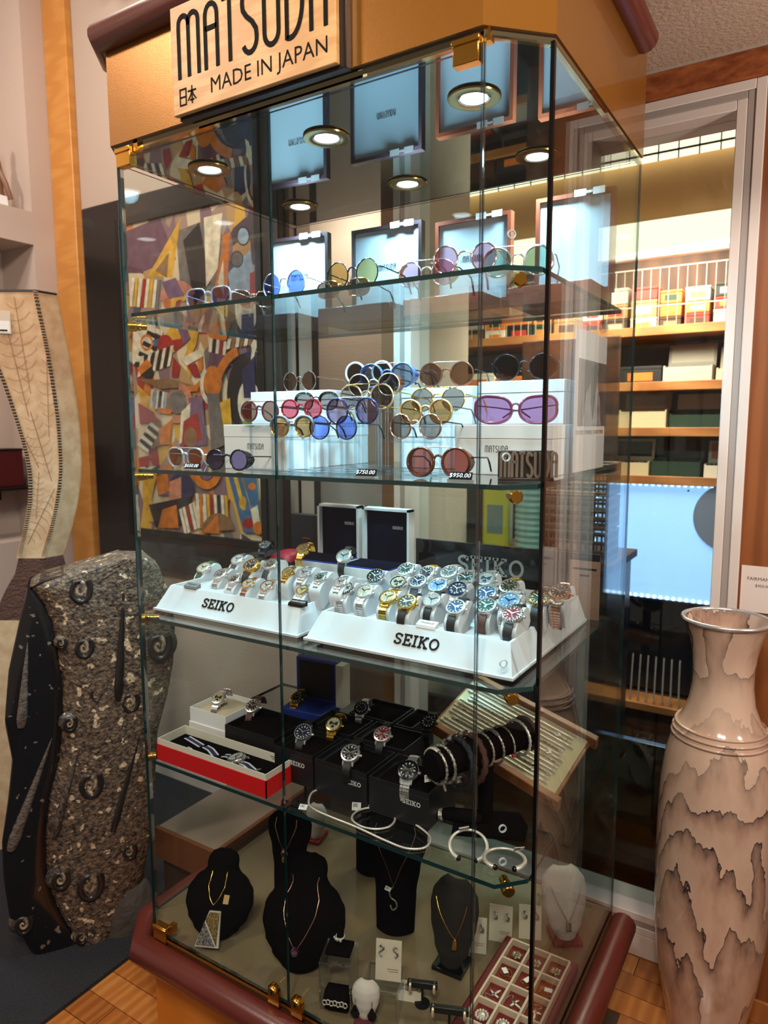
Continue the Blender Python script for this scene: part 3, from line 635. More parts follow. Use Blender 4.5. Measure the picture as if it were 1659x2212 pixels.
def path(front, n=6, tail=.030, r=.021, rho=.021):
    sg = -1 if front else 1; p = [(sg * r * .90, -.0035)]; A = 78 if front else 105
    for i in range(n + 1):
        a = math.radians(A * i / n); p.append((sg * (r * 1.0 + rho * math.sin(a)), -.0045 - rho * (1 - math.cos(a))))
    a = math.radians(A); p.append((p[-1][0] + sg * tail * math.cos(a), p[-1][1] - tail * math.sin(a)))
    return p
def ribbon(mb, p, w0, w1, th, mi=None):
    n = len(p); vs = []; fs = []
    for i, (y, z) in enumerate(p):
        a = p[max(0, i - 1)]; b = p[min(n - 1, i + 1)]; ty, tz = b[0] - a[0], b[1] - a[1]; l = math.hypot(ty, tz) or 1; ny, nz = tz / l, -ty / l
        if nz < 0 and abs(nz) > abs(ny): ny, nz = -ny, -nz
        if abs(ny) >= abs(nz) and ny * y < 0: ny, nz = -ny, -nz
        w = (w0 + (w1 - w0) * i / (n - 1)) / 2
        vs += [(-w, y, z), (w, y, z), (w * .94, y + ny * th, z + nz * th), (-w * .94, y + ny * th, z + nz * th)]
    for i in range(n - 1):
        for k in range(4): fs.append((i * 4 + k, i * 4 + (k + 1) % 4, i * 4 + 4 + (k + 1) % 4, i * 4 + 4 + k))
    fs += [(3, 2, 1, 0), tuple(range(4 * n - 4, 4 * n))]
    mb.add(vs, fs, mi)
def resample(p, step):
    out = []; acc = 0.0
    for a, b in zip(p[:-1], p[1:]):
        l = math.hypot(b[0] - a[0], b[1] - a[1]); k = acc
        while k < l: f = k / l; out.append((a[0] + (b[0] - a[0]) * f, a[1] + (b[1] - a[1]) * f, math.atan2(b[1] - a[1], b[0] - a[0]))); k += step
        acc = k - l
    return out
_W = {}
def wmesh(key, fn, m):
    k = (key, m.name)
    if k not in _W:
        mb = MB(); fn(mb); _W[k] = mb.mesh(key[0] if isinstance(key, tuple) else key, m, 40)
    return _W[k]
R0 = .0205
def f_case(mb):
    mb.lathe([(R0 * .86, -.0085), (R0 * .98, -.006), (R0, -.002), (R0 * .98, .0012), (R0 * .93, .0025)], 26)
    for sx in (-1, 1):
        for sy in (-1, 1):
            mb.add([(sx * .0075, sy * R0 * .80, -.006), (sx * .0125, sy * R0 * .74, -.006), (sx * .0120, sy * R0 * 1.20, -.0085), (sx * .0090, sy * R0 * 1.20, -.0085),
                    (sx * .0075, sy * R0 * .80, .000), (sx * .0125, sy * R0 * .74, .000), (sx * .0120, sy * R0 * 1.17, -.005), (sx * .0090, sy * R0 * 1.17, -.005)],
                   [(4, 5, 6, 7), (0, 1, 5, 4), (1, 2, 6, 5), (2, 3, 7, 6), (3, 0, 4, 7), (3, 2, 1, 0)])
    mb.M = Matrix.Translation((R0 * 1.0, 0, -.002)) @ Matrix.Rotation(PI / 2, 4, 'Y'); mb.lathe([(.003, -.001), (.0032, .0035), (.0026, .0042)], 10); mb.M = Matrix()
def f_bezel(mb): mb.lathe([(R0 * .96, .002), (R0 * .95, .0044), (R0 * .80, .0052), (R0 * .775, .0036)], 26, caps=False)
def f_dial(mb): mb.disc((0, 0, .0034), R0 * .79, 24)
def f_mark(mb):
    for k in range(12):
        mb.M = Matrix.Rotation(k * PI / 6, 4, 'Z'); w = .0011 if k % 3 == 0 else .0007; mb.box(-w, w, R0 * .54, R0 * .72, .0034, .0042)
    mb.M = Matrix()
def f_hands(mb):
    for a, l, w in ((58, .50, .0010), (-60, .66, .0008), (200, .70, .0003)):
        mb.M = Matrix.Rotation(math.radians(a), 4, 'Z'); mb.box(-w, w, -.002, R0 * l, .0043, .0047)
    mb.M = Matrix()
def f_teeth(mb):
    for k in range(24):
        mb.M = Matrix.Rotation(k * PI / 12, 4, 'Z'); mb.box(-.0009, .0009, R0 * .87, R0 * .94, .0040, .0056)
    mb.M = Matrix()
def f_sub(mb):
    for x, y in ((-.36, .02), (.36, .02), (0, -.38)): mb.lathe([(R0 * .20, .0035), (R0 * .20, .0039), (R0 * .15, .0037)], 14, caps=False)if False else mb.add([(R0 * (x + .2 * math.cos(2 * PI * k / 14)), R0 * (y + .2 * math.sin(2 * PI * k / 14)), .0038) for k in range(14)], [tuple(range(14))])
def f_cryst(mb): mb.lathe([(R0 * .79, .0050), (R0 * .70, .0058), (R0 * .4, .0063), (.0001, .0065)], 22, caps=False)
def f_strap(mb): ribbon(mb, path(True), .0185, .0165, .0026); ribbon(mb, path(False, tail=.012), .0185, .0175, .0026)
def f_brace(mb):
    for fr in (True, False):
        for (y, z, a) in resample(path(fr, tail=.030 if fr else .012), .0056):
            mb.M = Matrix.Translation((0, y, z)) @ Matrix.Rotation(a, 4, 'X')
            for x0, x1 in ((-.0092, -.0046), (-.0042, .0042), (.0046, .0092)): mb.box(x0, x1, -.0024, .0024, -.0012 - (.0006 if abs(x0) > .0045 or x1 > .0045 else 0), .0018 - (.0006 if x1 > .0045 or x0 < -.0045 else 0))
    mb.M = Matrix()
def f_cushion(mb):
    f = path(True, tail=.034); b = path(False, tail=.020)
    prof = [(y + .0012, z - .0012) for y, z in reversed(f)] + [(y - .0012, z - .0012) for y, z in b] ; prof.append((b[-1][0] - .012, f[-1][1])) 
    mb.prism([(p[0], p[1]) for p in prof], -.0165, .0165, 'yz')
CRYS = clear('watch_crystal', (252, 253, 255), f0=0.03)
CUSH = mat('white_cushion', (204, 210, 216), .5)
WL = {}
def watch(label, group, loc, rot, dial, bezel, strap, scol, case='steel', sub=None, teeth=False, scale=1.0, markers=LUME, hands=None):
    t = thing('wristwatch', label, 'watch', loc, group=group, rot=rot); t.scale = (scale,) * 3
    put('case', wmesh('case', f_case, BM[case]), t); put('bezel', wmesh('bezel', f_bezel, BM[bezel]), t); put('dial', wmesh('dial', f_dial, DM[dial]), t)
    if sub: put('subdials', wmesh('subdials', f_sub, DM[sub]), t)
    put('hour_markers', wmesh('hour_markers', f_mark, markers), t)
    put('hands', wmesh('hands', f_hands, hands or (INK if dial in ('white', 'cream', 'champagne', 'ice', 'pinkish') else STEEL)), t)
    if teeth: put('bezel_marks', wmesh('bezel_marks', f_teeth, LUME if bezel in ('black', 'navy', 'dark') else INK), t)
    put('crystal', wmesh('crystal', f_cryst, CRYS), t)
    if strap == 'bracelet': put('bracelet', wmesh('bracelet', f_brace, BM[scol]), t)
    elif strap: put('strap', wmesh('strap', f_strap, LEA[scol]), t)
    return t
TILT = math.radians(33)
def tray(label, x0, x1, y0, y1, lipL):
    W = x1 - x0; t = thing('watch_tray', label, 'display tray', (x0, y0, S3 + .0005), 0, 'white watch trays on the third shelf')
    z1 = 1.200 - S3; D = y1 - y0; i = .018
    # sloping front apron, sides, back, floor
    mb = MB()
    a = [(0, 0, .008), (W, 0, .008), (W - i, D, .008), (i * 0, D, .008)]
    f0, f1 = (.0, .010), (.036, z1)
    mb.add([(0, f0[0], f0[1]), (W, f0[0], f0[1]), (W - i, f1[0], f1[1]), (i, f1[0], f1[1]), (W - i - .006, f1[0] + .006, f1[1]), (i + .006, f1[0] + .006, f1[1]), (W - i - .006, f1[0] + .006, z1 - .014), (i + .006, f1[0] + .006, z1 - .014)],
           [(0, 1, 2, 3), (3, 2, 4, 5), (5, 4, 6, 7)])
    ap = mb.build('front_apron', WHITE, t, ang=10)
    mb = MB()
    for s_, xo, xi in ((0, 0, i), (1, W, W - i)):
        ii = xi + (.006 if s_ == 0 else -.006)
        vs = [(xo, 0, .010), (xo, D, .010), (xi, D - .004, z1), (xi, f1[0], z1), (ii, D - .010, z1), (ii, f1[0] + .006, z1), (ii, D - .010, z1 - .014), (ii, f1[0] + .006, z1 - .014)]
        fs = [(0, 1, 2, 3), (3, 2, 4, 5), (5, 4, 6, 7)]
        mb.add(vs, fs if s_ else [tuple(reversed(q)) for q in fs])
    mb.build('side_wall', WHITE, t, ang=10)
    box('back_wall', (i, W - i, D - .008, D, .010, z1), WHITE, t); box('floor_panel', (i + .004, W - i - .004, .040, D - .008, z1 - .020, z1 - .013), WHITE, t)
    box('base_strip', (.002, W - .002, .003, D, 0, .005), mat('tray_groove', (70, 74, 78), .4), t); box('base_lip', (-.004, W + .004, -.006, D, .005, .010), WHITE, t)
    # raised letters on the apron
    e = thing('x', 'x', 'x', (0, 0, 0)); bpy.data.objects.remove(e)
    ang_ = math.atan2(z1 - .010, .036); h = .024; wd = text_width('SEIKO', 'slab', h, 1.0, .12)
    x = lipL - wd / 2
    for ch in 'SEIKO':
        g, pl = glyph_slab(ch); m2 = MB()
        for p in pl: stroke(m2, [(u * h, v * h) for u, v in p], .15 * h, .0022)
        if True: m2.build('letter', INK, t, (x, .0125, .0285 + .000), (-(PI / 2 - ang_), 0, 0), ang=0)
        x += (g + .12) * h
    return t
TL = tray('white watch tray at the left of third shelf with thin black letters', -.012, .455, .062, .42, .205)
TR = tray('white watch tray at the right of third shelf with bold raised letters', .482, .966, .060, .53, .27)
def on_tray(tr, px, py, z, label, dial, bezel, strap, scol, grp, rz=.0, **k):
    p = atZ(px, py, z); rot = (TILT, 0, rz)
    cu = put('cushion', wmesh('cushion', f_cushion, CUSH), tr, (p.x - tr.location.x, p.y - tr.location.y, p.z - tr.location.z), rot)
    return watch(label, grp, (p.x, p.y, p.z), rot, dial, bezel, strap, scol, **k)
GR = 'watches on the right white tray'; GL = 'watches on the left white tray'
zf, zm, zk = 1.240, 1.254, 1.266
for a in [
 (746, 1272, zf, 'steel watch with white dial and black toothed bezel, leftmost front of right tray', 'white', 'black', 'bracelet', 'steel', dict(sub='grey', teeth=True)),
 (788, 1278, zf, 'steel chronograph with cream dial in the front row of right tray', 'cream', 'steel', 'bracelet', 'steel', dict(sub='cream')),
 (838, 1291, zf, 'all gold watch with gold dial in the front row of right tray', 'champagne', 'gold', 'bracelet', 'gold', dict(case='gold')),
 (879, 1302, zf, 'gold cased watch with green dial on black leather, front of right tray', 'olive', 'gold', 'strap', 'black', dict(case='gold', scale=1.06)),
 (933, 1297, zf, 'steel dress watch with plain white dial on black leather, behind the label block', 'white', 'steel', 'strap', 'black', {}),
 (985, 1313, zf, 'steel watch with blue dial on black leather, front row of right tray', 'blue', 'steel', 'strap', 'black', dict(scale=1.04)),
 (1051, 1310, zf, 'steel watch with green dial on stitched brown leather, front of right tray', 'teal', 'steel', 'strap', 'brown', dict(scale=1.06)),
 (1107, 1328, zf, 'steel watch with red dial on black strap, rightmost front of right tray', 'red', 'steel', 'strap', 'black', dict(scale=1.08, teeth=True)),
 (811, 1246, zm, 'thick steel dive watch with black dial, left of the middle row', 'black', 'dark', None, None, dict(teeth=True, scale=1.12)),
 (860, 1259, zm, 'steel chronograph with cream dial and black bezel, middle row of right tray', 'cream', 'black', 'bracelet', 'steel', dict(sub='black', teeth=True)),
 (903, 1257, zm, 'steel watch with dark blue dial on navy strap, middle row', 'navy', 'steel', 'strap', 'navy', dict(scale=1.05)),
 (946, 1266, zm, 'steel watch with pale blue dial and fluted case, middle row', 'ice', 'steel', 'bracelet', 'steel', dict(scale=1.1)),
 (988, 1274, zm, 'steel chronograph with navy dial and navy bezel, middle row', 'navy', 'navy', 'bracelet', 'steel', dict(sub='black', scale=1.08)),
 (1051, 1283, zm, 'steel dive watch with bright blue dial, behind the green dialled watch', 'blue', 'ice', 'bracelet', 'steel', dict(scale=1.12)),
 (1100, 1300, zm, 'steel watch with icy blue dial and wide pale bezel, behind the red dialled watch', 'ice', 'ice', 'bracelet', 'steel', dict(scale=1.16)),
 (1165, 1293, zm, 'gold rimmed watch with black bezel on black strap, right of the middle row', 'olive', 'gold', 'strap', 'black', dict(teeth=True, scale=1.1)),
 (877, 1231, zk, 'steel watch with dark green sunburst dial, left of the back row', 'green', 'steel', None, None, dict(scale=1.08)),
 (922, 1237, zk, 'steel watch with black dial and gold lugs, back row of right tray', 'black', 'steel', 'bracelet', 'gold', {}),
 (970, 1237, zk, 'steel watch with grey green dial in the back row of right tray', 'grey', 'steel', 'bracelet', 'steel', dict(scale=1.05)),
 (1006, 1250, zk, 'steel chronograph with teal ring subdials in the back row', 'black', 'steel', 'bracelet', 'steel', dict(sub='teal', scale=1.06)),
 (1050, 1252, zk, 'steel chronograph with white dial and blue subdials, back row below the sign', 'white', 'steel', 'bracelet', 'steel', dict(sub='blue', scale=1.1)),
 (1100, 1268, zk, 'two tone watch with olive dial in the back row of right tray', 'olive', 'steel', 'bracelet', 'gold', dict(scale=1.08)),
 (1210, 1280, zk, 'rose gold watch with brown dial, rightmost at the back of right tray', 'brown', 'rose', 'bracelet', 'rose', dict(case='rose', scale=1.12)),
]: on_tray(TR, *a[:8], GR, **a[8])
for a in [
 (440, 1227, 1.222, 'steel watch with cream dial on green canvas strap, leftmost on left tray', 'cream', 'steel', 'strap', 'green', {}),
 (476, 1241, 1.222, 'steel watch with silver dial, second in the front row of left tray', 'grey', 'steel', 'bracelet', 'steel', dict(scale=.95)),
 (506, 1252, 1.222, 'small two tone ladies watch with brown dial, third on left tray front', 'brown', 'steel', 'bracelet', 'steel', dict(scale=.82)),
 (536, 1261, 1.222, 'two tone ladies watch with white pearl dial, fourth on left tray front', 'white', 'gold', 'bracelet', 'rose', dict(scale=.85)),
 (577, 1266, 1.222, 'steel ladies watch with white dial and rose bezel, fifth on left tray front', 'white', 'rose', 'bracelet', 'steel', dict(scale=.9)),
 (625, 1261, 1.222, 'small ladies watch with sky blue dial beside the door edge', 'ice', 'steel', 'bracelet', 'rose', dict(scale=.78)),
 (653, 1275, 1.222, 'small gold and steel ladies watch, rightmost front of left tray', 'champagne', 'gold', 'bracelet', 'steel', dict(scale=.78)),
 (513, 1209, 1.240, 'steel watch with plain white dial in the back row of left tray', 'white', 'steel', 'strap', 'grey', dict(scale=.95)),
 (543, 1222, zm, 'gold cased watch with big brown dial on black strap, back of left tray', 'brown', 'gold', 'strap', 'black', dict(case='gold', scale=1.12)),
 (584, 1220, zm, 'steel watch with grey dial on grey strap, back of left tray', 'grey', 'steel', 'strap', 'grey', {}),
 (622, 1236, zm, 'gold ladies watch with gold dial, back row near the door edge', 'gold', 'gold', 'bracelet', 'gold', dict(case='gold', scale=.8)),
 (657, 1238, zm, 'steel ladies watch with lilac dial in the back row of left tray', 'pinkish', 'steel', 'bracelet', 'steel', dict(scale=.85)),
 (691, 1248, zm, 'slim steel watch with small dark green dial at the right of left tray', 'green', 'steel', 'bracelet', 'steel', dict(scale=.75)),
]: on_tray(TL, *a[:8], GL, **a[8])
on_tray(TR, 735, 1258, zm, 'slim steel watch with pink dial at the left back of right tray', 'pinkish', 'steel', 'bracelet', 'steel', GR, scale=.78)
# label blocks on the trays
def label_block(label, px, py, txt, m, im, rz=0):
    p = atY(px, py, .098); t = thing('label_block', label, 'label', (p.x, .106, 1.2008), rz)
    MB().prism([(-.012, 0), (.006, 0), (.006, .012), (-.010, .006)], -.022, .022, 'yz').build('block', m, t, ang=20)
    lettering(txt, .0082, im, t, (0, -.0022, .0094), (math.radians(20), 0, 0))
label_block('white label block on the lip of the right tray', 920, 1352, 'PRESAGE', WHITEB, INK)
label_block('black label block on the lip of the left tray', 640, 1308, 'DIAMONDS', BLACKG, TAG)
label_block('grey label block below the green strapped watch', 412, 1272, 'PRESAGE', mat('label_grey', (120, 124, 126), .4), INK)
# open white boxes with navy lining behind the left tray
def open_box(label, x0, x1, y0, y1, hb, hl, dm, lab):
    W = x1 - x0; t = thing('watch_box', label, 'watch box', ((x0 + x1) / 2, y0, S3 + .0005), 0, 'white watch boxes on the third shelf'); D = y1 - y0
    box('base', (-W / 2, W / 2, 0, D, 0, hb), WHITEB, t, bev=.001); box('blue_edge', (-W / 2 + .003, W / 2 - .003, .002, D - .002, hb, hb + .004), mat('blue_edge', (36, 66, 160), .4), t)
    box('velvet_pad', (-W / 2 + .005, W / 2 - .005, .005, D - .01, hb + .004, hb + .007), NAVYV, t)
    z0, z1 = hb, hb + hl
    lid = box('lid', (-W / 2, W / 2, D + .028, D + .032, z0, z1), WHITEB, t)
    for b in ((-W / 2, -W / 2 + .007, D, D + .028, z0, z1), (W / 2 - .007, W / 2, D, D + .028, z0, z1), (-W / 2, W / 2, D, D + .028, z1 - .007, z1)): box('lid_rim', b, WHITEB, t)
    box('lid_lining', (-W / 2 + .007, W / 2 - .007, D + .016, D + .028, z0, z1 - .007), NAVYV, t)
    h = .008; wd = text_width('SEIKO', 'slab', h); write('SEIKO', 'slab', h, .15, .0003, SILVER, t, x0=W * .10, z0=z0 + hl * .62, y=D + .0155)
    return (x0 + x1) / 2, (y0 + D * .5), S3 + hb + .0075
c1 = open_box('open white watch box with gold watch, left of the pair behind trays', .135, .285, .45, .56, .085, .155, None, None)
c2 = open_box('open white watch box with white dialled watch, right of the pair behind trays', .305, .462, .44, .55, .085, .155, None, None)
GB = 'watches in the open white boxes'
p = atZ(655, 1186, c1[2] + .040); watch('gold bracelet watch lying in the left open white box', GB, p, (TILT, 0, .15), 'gold', 'gold', 'bracelet', 'gold', case='gold')
p = atZ(743, 1202, c2[2] + .040); watch('silver watch with white dial standing in the right open white box', GB, p, (TILT + .2, 0, .15), 'white', 'steel', 'strap', 'black', scale=1.05)
# dark boxes, crimson cushion and black watch at the left back
db = thing('dark_box', 'dark brown watch box at the left back of third shelf', 'watch box', (-.056, .43, S3 + .0005), .0)
box('body', (0, .088, 0, .12, 0, .06), mat('dark_brown_box', (30, 24, 24), .5), db, bev=.002); box('lid', (0, .088, 0, .12, .0605, .085), mat('dark_brown_box', (30, 24, 24), .5), db, bev=.002)
db2 = thing('dark_box', 'black carton with small print standing behind the crimson cushion', 'watch box', (.02, .575, S3 + .0005), .0)
box('body', (0, .11, 0, .03, 0, .20), mat('black_carton', (22, 20, 24), .5), db2, bev=.001)
MB().box(.045, .075, -.0006, 0, .125, .129).build('small_print', mat('dim_red', (140, 40, 40), .5), db2)
cu = thing('cushion_box', 'crimson cushion on a low black tray behind the left tray', 'cushion', (.088, .495, S3 + .0005), .0)
CRIM = mat('crimson_satin', (176, 20, 48), .4)
box('tray', (-.052, .040, -.055, .055, 0, .078), BLACK, cu, bev=.002)
bm = MB(); n = 12
vs = []; fs = []
for i in range(n + 1):
    for j in range(n + 1):
        u, v = i / n * 2 - 1, j / n * 2 - 1; vs.append((u * .050 * (1 - .10 * v * v) - .006, v * .052 * (1 - .10 * u * u), .0785 + .026 * ((1 - u * u) * (1 - v * v)) ** .45))
for i in range(n):
    for j in range(n): fs.append((i * (n + 1) + j, (i + 1) * (n + 1) + j, (i + 1) * (n + 1) + j + 1, i * (n + 1) + j + 1))
bm.add(vs, fs).build('pillow', CRIM, cu, ang=80)
p = atZ(572, 1178, 1.262); watch('black bracelet watch lying on the crimson cushion', None, p, (TILT * .8, 0, .35), 'black', 'dark', 'bracelet', 'dark', case='dark', scale=1.05, sub='grey')
# dark acrylic sign with silver letters
ds = thing('acrylic_sign', 'black acrylic sign with silver slab letters at the back of third shelf', 'sign', (.468, .578, S3 + .0005))
box('panel', (0, .515, 0, .006, 0, .158), mat('sign_black', (10, 9, 12), .06), ds, bev=.0008); box('top_edge', (0, .515, .0005, .0055, .158, .160), ACRYL_E, ds)
SLV = mat('letter_silver', (190, 188, 184), .3, .7)
h = .047; wd = text_width('SEIKO', 'slab', h, 1.0, .10); write('SEIKO', 'slab', h, .15, .003, SLV, ds, x0=.132, z0=.078, y=-.0002, gap=.10, sx=.95)
kn = thing('note_card', 'pale brown note card with a printed line leaning behind the right glass', 'card', (.915, .560, S3 + .0005))
box('card', (0, .075, 0, .001, .0, .145), mat('note_card', (168, 132, 112), .6), kn); MB().box(.008, .066, -.0006, 0, .122, .127).box(.026, .048, -.0006, 0, .106, .111).build('small_print', INK, kn)
# ================================================================== fourth shelf: watch boxes, bracelets, chains
def chain_pts(pts, step):
    out = []; acc = 0.0; P = [Vector(p) for p in pts]
    for a, b in zip(P[:-1], P[1:]):
        l = (b - a).length; k = acc
        while k < l: out.append(a + (b - a) * (k / l)); k += step
        acc = k - l
    out.append(P[-1]); return out
def rope(mb, pts, r, step=None, n=6, closed=False, flat=1.0):
    q = chain_pts(list(pts) + ([pts[0]] if closed else []), step or r * 1.1)
    if closed: q = q[:-1]
    if len(q) % 2 and closed: q = q[:-1]
    mb.tube(q, [r if i % 2 else r * .68 for i in range(len(q))], n, closed=closed, flat=flat); return mb
def smooth(P, n=8, closed=True):
    P = [Vector(p) for p in P]; K = len(P); out = []
    for i in range(K if closed else K - 1):
        p0, p1, p2, p3 = (P[(i - 1) % K], P[i], P[(i + 1) % K], P[(i + 2) % K]) if closed else (P[max(0, i - 1)], P[i], P[i + 1], P[min(K - 1, i + 2)])
        for k in range(n):
            t = k / n; out.append(.5 * ((2 * p1) + (p2 - p0) * t + (2 * p0 - 5 * p1 + 4 * p2 - p3) * t * t + (3 * p1 - p0 - 3 * p2 + p3) * t ** 3))
    if not closed: out.append(P[-1])
    return out
def scribble(parent, x, y, z, w, m=None):
    mb = MB()
    for r in range(2):
        a = x - w / 2 * (1 - .25 * r)
        while a < x + w / 2 * (1 - .25 * r): l = .0012 + .002 * random.random(); mb.box(a, a + l, y - .0003, y, z - r * .005, z - r * .005 + .0016); a += l + .0009
    mb.build('small_print', m or INK, parent)
def price_tab(parent, loc, rot, s=1.0):
    m = MB().box(-.008 * s, .008 * s, -.0004, .0004, -.006 * s, .006 * s).build('price_tag', TAG, parent, loc, rot)
    b = MB()
    for k in range(6): b.box((-.006 + k * .0014) * s, (-.0054 + k * .0014) * s, -.0007, -.0004, -.001 * s, .0045 * s)
    b.build('bar_code', INK, m)
# red and white long box with striped straps
RED = mat('red_card', (206, 16, 22), .4); IVORY = mat('ivory_card', (216, 210, 194), .5)
rb = thing('long_watch_box', 'long ivory watch box with a bright red outer sleeve at the left front', 'watch box', (.012, .022, S4 + .0005))
for b in ((0, .375, 0, .0025, 0, .042), (0, .375, .0975, .10, 0, .042), (0, .0025, 0, .10, 0, .042), (.3725, .375, 0, .10, 0, .042)): box('red_sleeve', b, RED, rb)
for b in ((.003, .372, .003, .006, .002, .056), (.003, .372, .094, .097, .002, .056), (.003, .006, .006, .094, .002, .056), (.369, .372, .006, .094, .002, .056)): box('ivory_wall', b, IVORY, rb)
box('insert', (.007, .368, .007, .093, .002, .034), VELVET, rb); box('bottom', (.0026, .3724, .0026, .0974, 0, .002), RED, rb)
scribble(rb, .325, .0935, .047, .036)
NAVS = mat('strap_stripe', (26, 34, 74), .6); WST = mat('strap_white', (206, 210, 216), .6)
def stripe_strap(label, pts, w=.020):
    t = thing('striped_strap', label, 'watch strap', (0, 0, 0), 0, 'navy and white striped straps in the red box')
    P = [Vector(p) for p in pts]
    def rib(name, off, wd, dz, m):
        mb = MB(); vs = []
        for i, p in enumerate(P):
            t_ = (P[min(i + 1, len(P) - 1)] - P[max(0, i - 1)]).normalized(); nn = Vector((-t_.y, t_.x, 0)).normalized()
            vs += [tuple(p + nn * (off - wd / 2) + Vector((0, 0, dz))), tuple(p + nn * (off + wd / 2) + Vector((0, 0, dz))), tuple(p + nn * (off + wd / 2)), tuple(p + nn * (off - wd / 2))]
        n = len(P); fs = []
        for i in range(n - 1):
            for k in range(4): fs.append((i * 4 + k, i * 4 + (k + 1) % 4, i * 4 + 4 + (k + 1) % 4, i * 4 + 4 + k))
        fs += [(0, 1, 2, 3), (4 * n - 1, 4 * n - 2, 4 * n - 3, 4 * n - 4)]
        mb.add(vs, fs).build(name, m, t)
    rib('band', 0, w, .0016, NAVS); rib('white_stripe', -w * .36, w * .2, .0021, WST); rib('white_stripe', w * .36, w * .2, .0021, WST)
    return t
zi = S4 + .0355
stripe_strap('navy striped strap with white edges at the far left of the red box', [(.045, .098, zi), (.08, .088, zi + .002), (.115, .082, zi)])
stripe_strap('navy striped strap with white edges in the middle of the red box', [(.125, .085, zi), (.155, .075, zi + .003), (.185, .062, zi)])
stripe_strap('short folded striped strap end at the left of the red box', [(.088, .055, zi), (.105, .050, zi + .002), (.122, .044, zi)], .014)
watch('steel watch with white dial on striped strap lying in the red box', None, (.252, .066, zi + .0105), (.25, 0, -1.3), 'white', 'steel', None, None, teeth=True, scale=1.12)
stripe_strap('striped strap with steel buckle holding the watch in the red box', [(.205, .070, zi + .002), (.222, .069, zi + .006), (.232, .068, zi + .006)])
st2 = stripe_strap('striped strap tail with buckle right of the watch in the red box', [(.276, .060, zi + .006), (.295, .056, zi + .008), (.325, .048, zi + .004)])
MB().tube([(.322, .036, zi + .004), (.338, .034, zi + .012), (.342, .054, zi + .012), (.326, .060, zi + .004)], .0012, 6, closed=True).build('buckle', STEEL, st2)
price_tab(st2, (.283, .030, zi + .004), (-.9, 0, 0), .9)
cl = thing('white_clip', 'small white clip lying on the black insert of the red box', 'clip', (.165, .038, zi)); MB().lathe([(.012, 0), (.012, .003), (.009, .005), (.0001, .005)], 16).build('disc', WHITEB, cl); MB().tube([(.004, -.008, .005), (.012, -.004, .010), (.010, .004, .005)], .0010, 6).build('wire', STEEL, cl)
# stacked white boxes with watches on pillows behind
def pillow_box(label, x0, x1, y0, y1, h0, h1, outer, inner, pil, rz=0, step=True, name='pillow_box', seiko=None, sx=.68):
    W = x1 - x0; D = y1 - y0; t = thing(name, label, 'watch box', ((x0 + x1) / 2, y0, S4 + .0005), rz)
    box('base', (-W / 2, W / 2, 0, D, 0, h0), outer, t, bev=.0008)
    i = .003 if step else 0
    for b in ((-W / 2 + i, W / 2 - i, i, i + .003, h0, h1), (-W / 2 + i, W / 2 - i, D - i - .003, D - i, h0, h1), (-W / 2 + i, -W / 2 + i + .003, i + .003, D - i - .003, h0, h1), (W / 2 - i - .003, W / 2 - i, i + .003, D - i - .003, h0, h1)): box('wall', b, inner, t)
    bm = MB(); n = 8; vs = []; fs = []; a, c = W / 2 - i - .004, D / 2 - i - .004
    for q in range(n + 1):
        for r in range(n + 1):
            u, v = q / n * 2 - 1, r / n * 2 - 1; vs.append((u * a, D / 2 + v * c, h1 - .016 + .018 * ((1 - u * u) * (1 - v * v)) ** .5))
    for q in range(n):
        for r in range(n): fs.append((q * (n + 1) + r, (q + 1) * (n + 1) + r, (q + 1) * (n + 1) + r + 1, q * (n + 1) + r + 1))
    bm.add(vs, fs).build('pillow', pil, t, ang=80)
    if seiko:
        h = .0105; wd = text_width('SEIKO', 'slab', h); write('SEIKO', 'slab', h, .16, .0002, TAG, t, x0=W * (sx - .5) - wd / 2, z0=(h0 + h1) * .30, y=-.0002)
    return t, h1 + S4
TANP = mat('tan_pillow', (190, 176, 150), .8); BOXB = mat('black_box', (16, 15, 18), .45)
pillow_box('white two step watch box at the left behind the red box', -.005, .135, .150, .285, .052, .092, WHITEB, WHITEB, TANP)
pillow_box('black lined watch box on a white base behind the red box', .147, .315, .135, .270, .046, .082, WHITEB, BLACK, VELVET, step=False)
G4 = 'watches on the fourth shelf'
def w4(px, py, z, label, *a, rz=.2, tilt=.6, **k):
    p = atZ(px, py, z); return watch(label, G4, p, (tilt, 0, rz), *a, **k)
w4(472, 1508, S4 + .118, 'two tone steel chronograph on a tan pillow in the white box', 'champagne', 'steel', 'bracelet', 'steel', sub='black')
w4(546, 1526, S4 + .108, 'brown dialled watch on brown leather in the black lined box', 'brown', 'steel', 'strap', 'brown', scale=1.05)
bx = [('black watch box with chronograph, left of the front row', .335, .453, .112, .232, 'front', .60), ('black watch box with chronograph, middle of the front row', .462, .608, .108, .232, 'front', .74), ('black watch box with chronograph, right of the front row near bracelets', .617, .768, .104, .232, 'front', .72),
      ('black watch box behind the left front one, holding a gold watch', .335, .470, .242, .352, None, 0), ('black watch box behind the middle front one, holding a red watch', .480, .625, .242, .352, None, 0), ('black watch box in the last row holding a dark steel watch', .385, .520, .362, .480, None, 0), ('black watch box in the last row beside the wooden tray', .530, .580, .362, .480, None, 0)]
for l, x0, x1, y0, y1, k, sx in bx:
    pillow_box(l, x0, x1, y0, y1, .070 if k else .074, .082 if k else .086, BOXB, BOXB, VELVET, step=False, name='black_watch_box', seiko=k, sx=sx)
w4(655, 1583, S4 + .108, 'steel dive watch with navy bezel on black rubber, left front black box', 'navy', 'navy', 'strap', 'black', teeth=True, scale=1.1)
w4(757, 1628, S4 + .108, 'steel chronograph with black dial on dark strap, middle front black box', 'black', 'steel', 'strap', 'black', sub='grey', scale=1.12)
